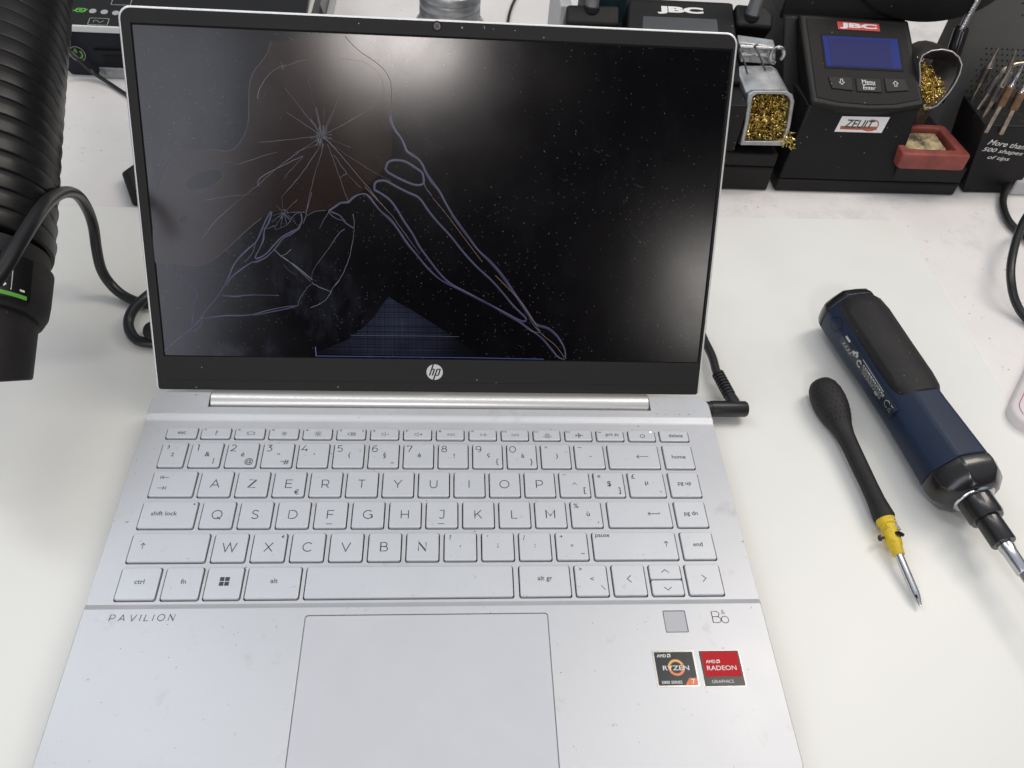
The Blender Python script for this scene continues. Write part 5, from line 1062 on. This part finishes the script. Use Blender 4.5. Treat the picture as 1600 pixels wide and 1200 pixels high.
m.loft([[wfr(x, y, -6.5) for x, y in I2], [wfr(x, y, -23) for x, y in I2]], cap0=False, cap1=False); link('inner_wall', m, M['darksteel'], wb)
# clips
cpl = Vector((0, 284, 96)); m = MB()
A0 = on_y(1154, 66, 290); A1 = on_y(1212, 74, 290); B_0 = on_y(1156, 98, 286); B_1 = on_y(1212, 102, 286)
m.loft([[A0, A1, B_1, B_0], [p + Vector((0, 9, 2)) for p in (A0, A1, B_1, B_0)]]); cl = link('clip_plate', m, M['cast'], wb, bevel=1)
m = MB()
for py in (74, 86): m.tube([on_y(1156, py - 2, 284), on_y(1185, py, 284), on_y(1210, py + 2, 284)], 1.5, 10, smooth=False)
link('clip_rod', m, M['steel'], wb)
m = MB(); cc = on_y(1214, 86, 282)
m.tube([cc + Vector((5.2 * math.cos(a), 0, 6.2 * math.sin(a))) for a in [i / 14 * 5.4 - .6 for i in range(15)]], 1.5, 10, smooth=False); link('coil', m, M['steel'], wb)
for (px, py), (qx, qy) in (((1158, 82), (1168, 116)), ((1180, 72), (1196, 111))):
    m = MB(); a_ = on_y(px, py, 282); b_ = on_y(qx, qy, 268); m.tube([a_ + Vector((2, 0, 1)), a_, a_.lerp(b_, .4) + Vector((0, -1, .5)), b_], .75, 8); link('wire_hook', m, M['darksteel'], wb)
def in_bin(r):
    if r.random() < .025: x, y = 1230 + r.gauss(0, 5), 220 + r.gauss(0, 7); p = on_w(x, y); return wfr(p[0], p[1], r.uniform(0, 3))
    px = 1165 + 66 * r.random(); py = 149 + 72 * r.random(); px = px + (185 - py) * .10 + 3
    p = on_w(max(1170, min(px, 1229)), py); return wfr(p[0], p[1], -4 - 12 * r.random() ** 1.3)
m = MB(); curls(m, 900, in_bin, 1.2, 3.0, .38, 9)
tag(link('brass_wool', m, M['brass'], loc=(254, 250, 60), flat=True), 'bright golden brass wool filling the rectangular aluminium bin beside the laptop screen', 'brass wool')

# ---------------------------------------------------------------- tip rack, tips and the grey perforated housing
RY = 246.0; RZ = 63.0
rk = thing('tip_rack', 'black block with white slanted lettering, drilled for soldering tips, at the right edge', 'tip rack', (470, 270, 0))
m = MB(); m.prism([(440, RY), (478, RY + 1), (492, 292), (440, 292)], 0.4, 3); m.loft([[(439, RY, 2), (484, RY + 1, 2), (500, 292, 2), (439, 292, 2)], [(427.5, RY, RZ), (494, RY + 1, RZ), (512, 293, RZ), (429, 293, RZ)]])
link('rack_body', m, M['black'], rk, bevel=2.0, seg=3)
rfr = frame((0, RY - .2, 0), (1, 0, 0), (0, -1, .0))
def on_r(px, py): return to2(rfr, on_y(px, py, RY - .2))
m = MB()
rf2 = frame((0, RY + .05, 0), (1, 0, 0), (0, -1, 0))
fitword(m, 'More than', rf2, on_r(1545, 221.5), on_r(1602, 230), 4.6, .35, .004, .28)
fitword(m, '500 shapes', rf2, on_r(1535, 233.5), on_r(1598, 241), 4.6, .35, .004, .28)
fitword(m, 'of tips', rf2, on_r(1543, 245.8), on_r(1577, 249.5), 4.4, .35, .004, .28)
link('lettering', m, M['white'], rk, flat=True)
m = MB()
for i in range(5):
    for j in range(4):
        m.prism(disc(437 + i * 12.5 + j * 2.2, 254 + j * 10.5, 2.9, 14), RZ - .5, RZ + .12)
link('drilled_holes', m, M['gap'], rk)
def tip(hole, top_px, kind, label):
    b = on_z(hole[0], hole[1], RZ); a = on_y(top_px[0], top_px[1], b.y + (6 if kind == 'bent' else 2))
    H = (a - b).length; d = (a - b).normalized()
    t = thing('soldering_tip', label, 'soldering tip', tuple(b), 'soldering tips standing in the black rack')
    m = MB(); m.lathe(b - d * 6, a, [(0, 2.0), (6 + H * .34, 2.0), (6 + H * .35, 2.4)], 14); link('shaft', m, M['rustysteel'], t)
    if kind == 'bent':
        m = MB(); m.lathe(b, a, [(H * .33, 1.9), (H * .34, 3.6), (H * .66, 3.6), (H * .72, 2.0)], 16); link('sleeve', m, M['darksteel'], t)
        e_ = b + d * H * .7; m = MB(); m.tube([e_, e_ + d * 6 + Vector((.5, 0, 0)), e_ + d * 10 + Vector((6, 0, 0)), e_ + d * 11 + Vector((15, 0, 1)), e_ + d * 12 + Vector((21, 0, 2))], [2.4, 2.1, 1.6, 1.2, .6], 10); link('point', m, M['rustysteel'], t)
    else:
        mm_ = M['copper'] if kind == 'copper' else M['darksteel']
        m = MB(); m.lathe(b, a, [(H * .33, 1.9), (H * .34, 3.5), (H * .64, 3.5), (H * .66, 2.2)], 16); link('sleeve', m, mm_, t)
        m = MB(); m.lathe(b, a, [(H * .655, 2.9), (H * .72, 2.4 if kind != 'copper' else 1.5), (H * .82, 1.3 if kind != 'cone' else 1.8), (H * .98, .6), (H, .2)], 14); link('point', m, M['rustysteel'] if kind != 'copper' else M['steel'], t)
tip((1520, 154), (1560, 75), 'plain', 'leftmost soldering tip in the rack, dark sleeve with a pale collar and straight point')
tip((1528.5, 169), (1576, 98), 'bent', 'soldering tip whose fine point bends sharply to the right')
tip((1537, 182), (1580, 105), 'cone', 'short soldering tip with a silvery cone end, behind the bent one')
tip((1546, 195), (1600, 99), 'copper', 'soldering tip with a coppery brown sleeve and long silver needle')
tip((1569, 198), (1612, 112), 'copper', 'brown sleeved soldering tip cut by the right edge, in front of the perforations')
tip((1555, 168), (1588, 78), 'plain', 'dark thin soldering tip in the rear row of the rack')
hu = thing('perforated_housing', 'tall dark grey metal housing with rows of small round vent holes behind the tip rack', 'housing', (520, 330, 0))
hx = on_y(1461, 165, 318).x; hx2 = on_y(1533, 5, 318)
m = MB(); m.loft([[(hx - 8, 318, 0), (640, 318, 0), (640, 346, 0), (hx - 8, 346, 0)], [(hx2.x, 330, 150), (650, 330, 150), (650, 352, 150), (hx2.x, 352, 150)]]); hb = link('housing_shell', m, M['panelgrey'], hu, bevel=2)
hn = Vector((0, -150, 12)).normalized(); hfr = frame((0, 318, 0), (1, 0, 0), hn)
m = MB()
gx, gy = 4.6, 4.6
for i in range(16):
    for j in range(10):
        x = on_y(1543, 77, 323).x + i * gx + (j % 2) * gx / 2; y = on_y(1543, 77, 323).z - j * gy
        if i < 12: m.prism(disc(x, y, .85, 8), .02, .12, hfr)
for i in range(14):
    for j in range(9):
        x = on_y(1583, 0, 328).x + i * gx + (j % 2) * gx / 2; y = on_y(1583, 22, 328).z + j * gy - (0 if True else 0) - (i - 0) * 0
        if j >= 6 - i * 2: m.prism(disc(x, y, .85, 8), .02, .12, hfr)
link('vent_holes', m, M['gap'], hb, flat=True)
# spring guarded post and hood
sp_ = thing('spring_post', 'black post ending in a thin metal spring between the wool scoop and the grey housing', 'spring post', tuple(on_y(1476, 125, 300)))
a_ = on_y(1478, 120, 308); b_ = on_y(1503, 44, 312); c_ = on_y(1530, -6, 320)
m = MB(); m.lathe(a_, b_, [(-20, 6.2), ((b_ - a_).length - 1, 5.6), ((b_ - a_).length, 5.0)], 24); link('sleeve', m, M['gloss'], sp_)
L_ = (c_ - b_).length; pr = []
t = -2
while t < L_: pr += [(t, 2.5), (t + .5, 3.1), (t + 1.0, 2.5)]; t += 1.25
m = MB(); m.lathe(b_, c_, pr, 18); link('spring', m, M['steel'], sp_, sharp=60)
hd = thing('black_hood', 'black rounded hood hanging over the station at the top edge of the picture', 'hood', tuple(on_y(1470, 0, 330)))
cc = on_y(1462, -38, 330)
m = MB(); rr_ = abs(on_y(1462, 28, 330).z - cc.z)
m.lathe(cc - Vector((0, 6, 0)), cc + Vector((0, 10, 0)), [(0, rr_ * 1.0), (1.5, rr_ * 1.06), (34, rr_ * 1.1), (38, rr_ * .95)], 56)
m.v = [Vector((cc.x + (p.x - cc.x) * 1.75, p.y, p.z)) for p in m.v]
link('hood_shell', m, M['black'], hd, sharp=50)
a_ = on_z(1590, 292, 6)
m = MB(); m.box(a_.x - 6, a_.x + 60, a_.y - 4, a_.y + 40, 0.3, 14); tag(link('grey_box', m, M['palegrey'], loc=(a_.x, a_.y, 0), bevel=1.5), 'pale grey box corner right of the lettered tip rack', 'box')

pts = [(1700, 230, 30), (1640, 246, 24), (1603, 266, 16), (1578, 286, 9), (1567, 313, 5), (1573, 340, 4), (1590, 360, 4), (1620, 378, 6), (1655, 372, 12), (1650, 335, 22), (1615, 328, 27), (1594, 358, 27), (1581, 405, 24), (1580, 440, 18), (1588, 474, 9), (1608, 502, 4), (1650, 530, 3)]
m = MB(); m.tube([on_z(*p) for p in pts], 3.0, 12)
tag(link('loose_cable', m, M['cable'], loc=(440, 200, 0)), 'black cable curling in loops at the right edge of the table', 'cable')

# ---------------------------------------------------------------- stitched pouch corner
po = thing('stitched_pouch', 'white leathery pad corner with red stitching at the right edge', 'pad', (400, 10, 0))
c_ = on_z(1583, 640, 8)
po_a = math.radians(-40)
def pf(x, y, z=0.0): return Vector((c_.x + 1.5 + x * math.cos(po_a) - y * math.sin(po_a), c_.y + x * math.sin(po_a) + y * math.cos(po_a), .3 + z))
po_out = rrect(0, 90, -12, 78, 13, 10); po_out = [(x - 3.5, y + 6) for x, y in po_out]
# the rounded corner nearest to the tools
po_out = [(x, y - 2) for x, y in po_out]
m = MB(); m.loft([[pf(x, y, 0) for x, y in po_out], [pf(x, y, 1.5) for x, y in po_out], [pf(x, y, 7) for x, y in po_out], [pf(40 + (x - 40) * .97, 37 + (y - 37) * .97, 8.5) for x, y in po_out], [pf(40 + (x - 40) * .8, 37 + (y - 37) * .8, 9.5) for x, y in po_out]]); link('leather_cover', m, M['leather'], po, sharp=60)
m = MB(); cn_ = [(40 + (x - 40) * .91, 37 + (y - 37) * .91) for x, y in rrect(-3.5, 86.5, -8, 82, 12, 10)]
cn_ = cn_ + [cn_[0]]; acc = 0; dash = []
for i in range(len(cn_) - 1):
    a_, b_ = Vector(cn_[i]), Vector(cn_[i + 1]); L_ = (b_ - a_).length; n_ = max(1, round(L_ / 2.1))
    for j in range(n_): dash.append((a_.lerp(b_, (j + .12) / n_), a_.lerp(b_, (j + .72) / n_)))
for a_, b_ in dash: m.tube([pf(a_.x, a_.y, 8.9), pf(b_.x, b_.y, 8.9)], .32, 6, smooth=False)
link('stitching', m, M['stitch'], po)

# ---------------------------------------------------------------- slim screwdriver with yellow collar
sc_ = thing('screwdriver', 'slim black screwdriver with a yellow magnet collar and bare steel tip', 'screwdriver', tuple(on_z(1340, 740, MT)))
H0 = on_z(1281, 597, MT + 10.2); H1 = on_z(1383, 812, MT + 8); H2 = on_z(1405, 868, MT + 7.0); H3 = on_z(1439, 948, MT + 3.0)
ax = (H1 - H0); L_ = ax.length
pr = [(0, .5), (.4, 4.5), (2, 8.2), (5, 10.2), (10, 11.6), (16, 12.0), (22, 11.6), (29, 10.0), (36, 7.9), (42, 6.6), (50, 6.2), (L_ - 22, 5.9), (L_ - 12, 6.1), (L_ - 5, 6.9), (L_ - 1.5, 7.3), (L_, 6.6)]; pr = [(t_, r_ * (.87 if t_ < 30 else .82)) for t_, r_ in pr]
m = MB(); m.lathe(H0, H1, pr, 36); hdl = link('handle', m, M['softblack'], sc_, sharp=60)
m = MB(); u_ = ax.normalized(); up_ = (Vector((0, 0, 1)) - u_ * u_.z).normalized(); sd = u_.cross(up_)
def prof_r(t):
    for (a0, r0), (a1, r1) in zip(pr, pr[1:]):
        if a0 <= t <= a1: return r0 + (r1 - r0) * (t - a0) / max(1e-6, a1 - a0)
    return 7
for i in range(9):
    for j in range(-3, 6):
        t_ = 6 + i * 3.4; an = j * .34 + (i % 2) * .17
        if abs(an) > 1.4: continue
        r_ = prof_r(t_); nrm = (up_ * math.cos(an) + sd * math.sin(an)); p_ = H0 + u_ * t_ + nrm * (r_ - .10)
        f3 = frame(p_, u_, nrm); m.prism(disc(0, 0, .48, 8, .38), 0, .22, f3)
link('grip_dimples', m, M['gap'], hdl, flat=True)
m = MB()
gf = lambda x, y, z=0.0: H0 + u_ * (19 + x) + (up_ * math.cos(-.55 + y / 11) + sd * math.sin(-.55 + y / 11)) * (prof_r(19 + x) + .04 + z)
q = rrect(-10, 9, -2.6, 2.6, 2.4, 4); m.ribbon(q + [q[0]], .4, gf, 0); link('grip_outline', m, M['gap'], hdl, flat=True)
m = MB(); m.lathe(H0 - u_ * .5, H1, [(0, 1), (.6, 3.6), (1.8, 5.6), (2.2, 5.4)], 24); link('end_cap', m, mat('olive_plastic', (.10, .11, .03), .4), sc_)
m = MB(); m.lathe(H1 - u_, H1 + u_, [(0, 4.9), (.2, 5.2), (4.6, 5.0), (5.0, 4.3)], 28); link('yellow_ring', m, M['yellow'], sc_, sharp=50)
u2 = (H2 - H1).normalized(); L2_ = (H2 - H1).length
m = MB(); m.lathe(H1 + u2 * 2, H2, [(0, 4.0), (1.5, 4.3), (L2_ * .55, 4.3), (L2_ * .62, 4.1), (L2_ * .72, 3.3), (L2_ - 2.2, 3.1), (L2_ - 2, 2.6)], 28, sides=10); link('magnet_collar', m, M['yellow'], sc_, sharp=50)
u3 = (H3 - H2).normalized(); L3_ = (H3 - H2).length
m = MB(); m.lathe(H2 - u3 * 6, H3, [(0, 2.25), (L3_ + 6 - 8, 2.25), (L3_ + 6 - 5.5, 2.0), (L3_ + 6 - 1.2, .9), (L3_ + 6, .3)], 24); blade = link('blade', m, M['steel'], sc_, sharp=50)
m = MB(); t3 = (_C - H3).normalized(); e3 = H3 - u3 * 6.0
sdd = u3.cross(t3).normalized(); t3 = sdd.cross(u3)
m.add([e3 + t3 * 2.2 + sdd * -.55, e3 + t3 * 2.2 + sdd * .55, H3 + t3 * .65 + sdd * .35 - u3 * 1, H3 + t3 * .65 - sdd * .35 - u3 * 1], [(0, 1, 2, 3)]); link('tip_flute', m, M['gap'], blade, flat=True)
def screw(px, py, z, d, headr, length, mt, label):
    p = on_z(px, py, z); d = Vector(d).normalized()
    t = thing('small_screw', label, 'screw', tuple(p), 'tiny screws clinging to the yellow collar')
    m = MB(); m.lathe(p, p + d, [(0, headr * .5), (.35, headr), (1.0, headr), (1.3, headr * .5)], 18); h_ = link('head', m, mt, t)
    m = MB(); m.prism([(-.9, -.28), (.9, -.28), (.9, .28), (-.9, .28)], 0, .12, frame(p - d * .0 - d * .08, Vector((1, .3, .2)), -d)); link('recess', m, M['gap'], t, flat=True)
    m = MB(); q_ = []; s_ = 1.2
    while s_ < length: q_ += [(s_, headr * .42), (s_ + .25, headr * .52)]; s_ += .5
    q_ += [(length, headr * .2)]; m.lathe(p, p + d, q_, 12); link('thread', m, mt, t)
screw(1393, 812, MT + 11, (.55, -1, -.25), 1.9, 7, M['steel'], 'bright silvery screw on the right side of the yellow collar, near the handle')
screw(1406, 832, MT + 12, (-.15, -.45, -.88), 2.6, 6, M['gloss'], 'black screw with the widest head, right of the yellow collar')
screw(1409, 853, MT + 7, (-1, .2, -.1), 1.7, 4, M['gloss'], 'small black screw low on the right side of the yellow collar')
screw(1373, 841, MT + 7, (1, .1, .0), 1.7, 4, M['gloss'], 'small black screw on the left side of the yellow collar')

# ---------------------------------------------------------------- cordless screwdriver
dr = thing('power_screwdriver', 'chunky navy blue and black cordless screwdriver with a steel bit', 'power screwdriver', tuple(on_z(1430, 640, MT)))
ZC = MT + 20
A = on_z(1322, 484, ZC); B = on_z(1514, 768, ZC); u = (B - A).normalized(); LB_ = (B - A).length
up_ = (Vector((0, 0, 1)) - u * u.z).normalized(); sd = u.cross(up_)
if sd.x < 0: sd = -sd       # sd points to the right of the picture
def oct_(t, w_, h_, ch=.36, dz=0.0):
    """eight sided section, half width w_, half height h_"""
    P = [(-w_, -h_ * ch), (-w_ * ch * 1.25, -h_), (w_ * ch * 1.25, -h_), (w_, -h_ * ch), (w_, h_ * ch), (w_ * ch * 1.25, h_), (-w_ * ch * 1.25, h_), (-w_, h_ * ch)]
    out = []
    for i in range(8):      # soften each facet with a middle point slightly bulged
        a_, b_ = P[i], P[(i + 1) % 8]
        out.append(a_); mx_, my_ = (a_[0] + b_[0]) / 2, (a_[1] + b_[1]) / 2; out.append((mx_ * 1.025, my_ * 1.025))
    return [A + u * t + sd * x + up_ * (y + dz) for x, y in out]
def body(sects): 
    m = MB(); m.loft([oct_(*s_) for s_ in sects]); return m
W_, H_ = 19.5, 19
m = body([(4, W_ * .95, H_ * .95), (8, W_, H_), (30, W_ * .985, H_ * .98), (60, W_ * .93, H_ * .93), (LB_ * .62, W_ * .93, H_ * .93), (LB_ - 12, W_ * 1.0, H_)])
link('body', m, M['blue'], dr, bevel=1.5, seg=3)
m = body([(-5.5, W_ * .55, H_ * .55), (-4.5, W_ * .72, H_ * .72), (-1, W_ * .92, H_ * .92), (3, W_ * .99, H_ * .99), (5.5, W_ * 1.0, H_ * 1.0)]); link('end_cap', m, M['gloss'], dr, bevel=.8)
m = body([(LB_ - 12, W_ * 1.015, H_ * 1.015), (LB_ - 8, W_ * 1.03, H_ * 1.03), (LB_ - 2, W_ * .98, H_ * .98), (LB_ + 4, W_ * .72, H_ * .72), (LB_ + 5.5, W_ * .55, H_ * .55)]); link('nose', m, M['gloss'], dr, bevel=.8)
# rubber grip pad hugging the top
def pad(t, hw, z, lift): 
    xs = [-1, -.9, -.55, 0, .55, .9, 1]
    return [A + u * t + sd * (hw * x) + up_ * (z + lift * (0 if abs(x) == 1 else (.75 if abs(x) == .9 else 1.0)) - (abs(x) ** 3) * 4.5) for x in xs]
TP_ = LB_ * .60
secs = [(1.5, 9, H_ * .62, 2), (4, 12.5, H_ * .80, 3), (9, 15.0, H_ * .97, 2.2), (20, 15.6, H_ * 1.0, 2.2), (50, 15.2, H_ * .96, 2.2), (TP_ - 16, 15.0, H_ * .93, 2.4), (TP_ - 10, 14.8, H_ * .93, 1.6), (TP_ - 5, 13.8, H_ * .93, 1.9), (TP_ - 1.2, 11.8, H_ * .93, 1.4), (TP_, 9.5, H_ * .92, .2)]
V = []; n_ = 7
for t_, hw, z_, li in secs: V.append(pad(t_, hw, z_, li))
m = MB(); rings = [r + [p - up_ * 4 for p in reversed(r)] for r in V]; m.loft(rings); link('grip_pad', m, M['softblack'], dr, bevel=.5, sharp=40)
# left flank markings
nf = (-sd * 1.0 + up_ * .0); lfr_o = A + u * 0 - sd * (W_ * .98) + up_ * 0
def side_fr(x, y, z=0.0):    # x along the barrel, y upwards on the flank facing the laptop
    t_ = x; w_ = W_ * (1.0 if t_ < 30 else .985 if t_ < 45 else .95); k_ = y / (H_ * .36)
    if y <= H_ * .36: return A + u * x - sd * (w_ * 1.0 + .45 - .025 * w_ * abs(k_) * 0 + z) + up_ * y
    f_ = (y - H_ * .36); return A + u * x - sd * (w_ + .3 - f_ * .62 + z) + up_ * (H_ * .36 + f_ * .78 + z * .6)
m = MB(); nseg = 16
q = []
yl0, yl1 = 1.0, 14.0
def strip(mb, x0, x1, y0, y1, z, nx_=14, ny_=6):
    V = [side_fr((x0 + (x1 - x0) * i / nx_) * 1.16 + 3, y0 + (y1 - y0) * j / ny_, z) for i in range(nx_ + 1) for j in range(ny_ + 1)]
    F = [(i * (ny_ + 1) + j, i * (ny_ + 1) + j + 1, (i + 1) * (ny_ + 1) + j + 1, (i + 1) * (ny_ + 1) + j) for i in range(nx_) for j in range(ny_)]
    mb.add(V, F)
strip(m, 22, 78, yl0, yl1 - 4.5, .25); pl = link('rating_plate', m, mat('navy_label', (.013, .02, .035), .35), dr)
m = MB()
g2 = lambda x, y, z=0.0: side_fr(x * 1.16 + 3, y, .42)
m.ribbon(circ(13, 7, 4.6, 20), .4, g2, 0); link('relief_mark', m, M['gap'], dr, flat=True)
m = MB()
m.ribbon([(24, 8.2), (28.5, 8.2)], 1.3, g2, 0)
for x in (25, 27.5, 30, 32.5): m.ribbon([(x, 2.5), (x + 1.8, 5.5)], .5, g2, 0); m.ribbon([(x + 1.8, 2.6), (x + .6, 5.0)], .4, g2, 0)
for dx, dy in ((0, 0), (1.5, .9), (1.5, -.9), (3, 0)): m.ribbon(circ(35 + dx, 6.5 + dy, .6, 8), .9, g2, 0)
m.ribbon(circ(42, 4.6, 1.9, 14, 40, 330), 1.0, g2, 0); m.ribbon([(42, 8.4), (58, 8.2), (65, 8.0)], .35, g2, 0)
rnd = random.Random(8)
for row, yy in enumerate((7.0, 5.9, 4.9, 3.8, 2.7)):
    x = 45 + row * .5
    while x < 66: L_ = rnd.uniform(.8, 2.6); m.ribbon([(x, yy), (x + L_, yy)], .5, g2, 0); x += L_ + rnd.uniform(.3, .7)
m.ribbon([(60.5, 2.6), (63, 2.6)], 1.8, g2, 0)
text(m, 'CE', g2, 72.5, 5.6, h=4.4, w=6.6, z=0, offset=-.02)
link('rating_print', m, M['offwhite'], pl, flat=True)
# chuck and bit
u4 = (on_z(1600, 915, MT + 18) - on_z(1519, 775, MT + 20)).normalized()
m = MB(); m.lathe(B + u * 4.5, B + u * 20, [(0, 12), (.6, 11.8), (1.6, 10.8), (1.7, 0)], 36); link('silver_ring', m, M['steel'], dr)
m = MB(); m.lathe(B + u * 4.5, B + u * 30, [(0, 8.6), (.1, 9.4), (12, 9.4), (14, 8.6), (14.2, 6.8)], 32); link('chuck', m, M['gloss'], dr, sharp=50)
m = MB(); m.lathe(B + u * 15, B + u * 40, [(0, 6.6), (18, 6.6), (18.6, 6.2), (18.6, 4)], 32); link('bit_holder', m, M['gloss'], dr, sharp=50)
m = MB(); m.lathe(B + u * 31, B + u * 60, [(0, 3.5), (5, 4.3), (8, 3.8), (20, 3.6), (20.5, 3.0)], 24); link('bit_sleeve', m, M['steel'], dr, sharp=50)
m = MB(); m.lathe(B + u * 51, B + u * 70, [(0, 2.9), (14, 2.9), (16, 1.9), (40, 1.8), (44, .5)], 6, sides=6); link('bit', m, M['grey'], dr, sharp=30)
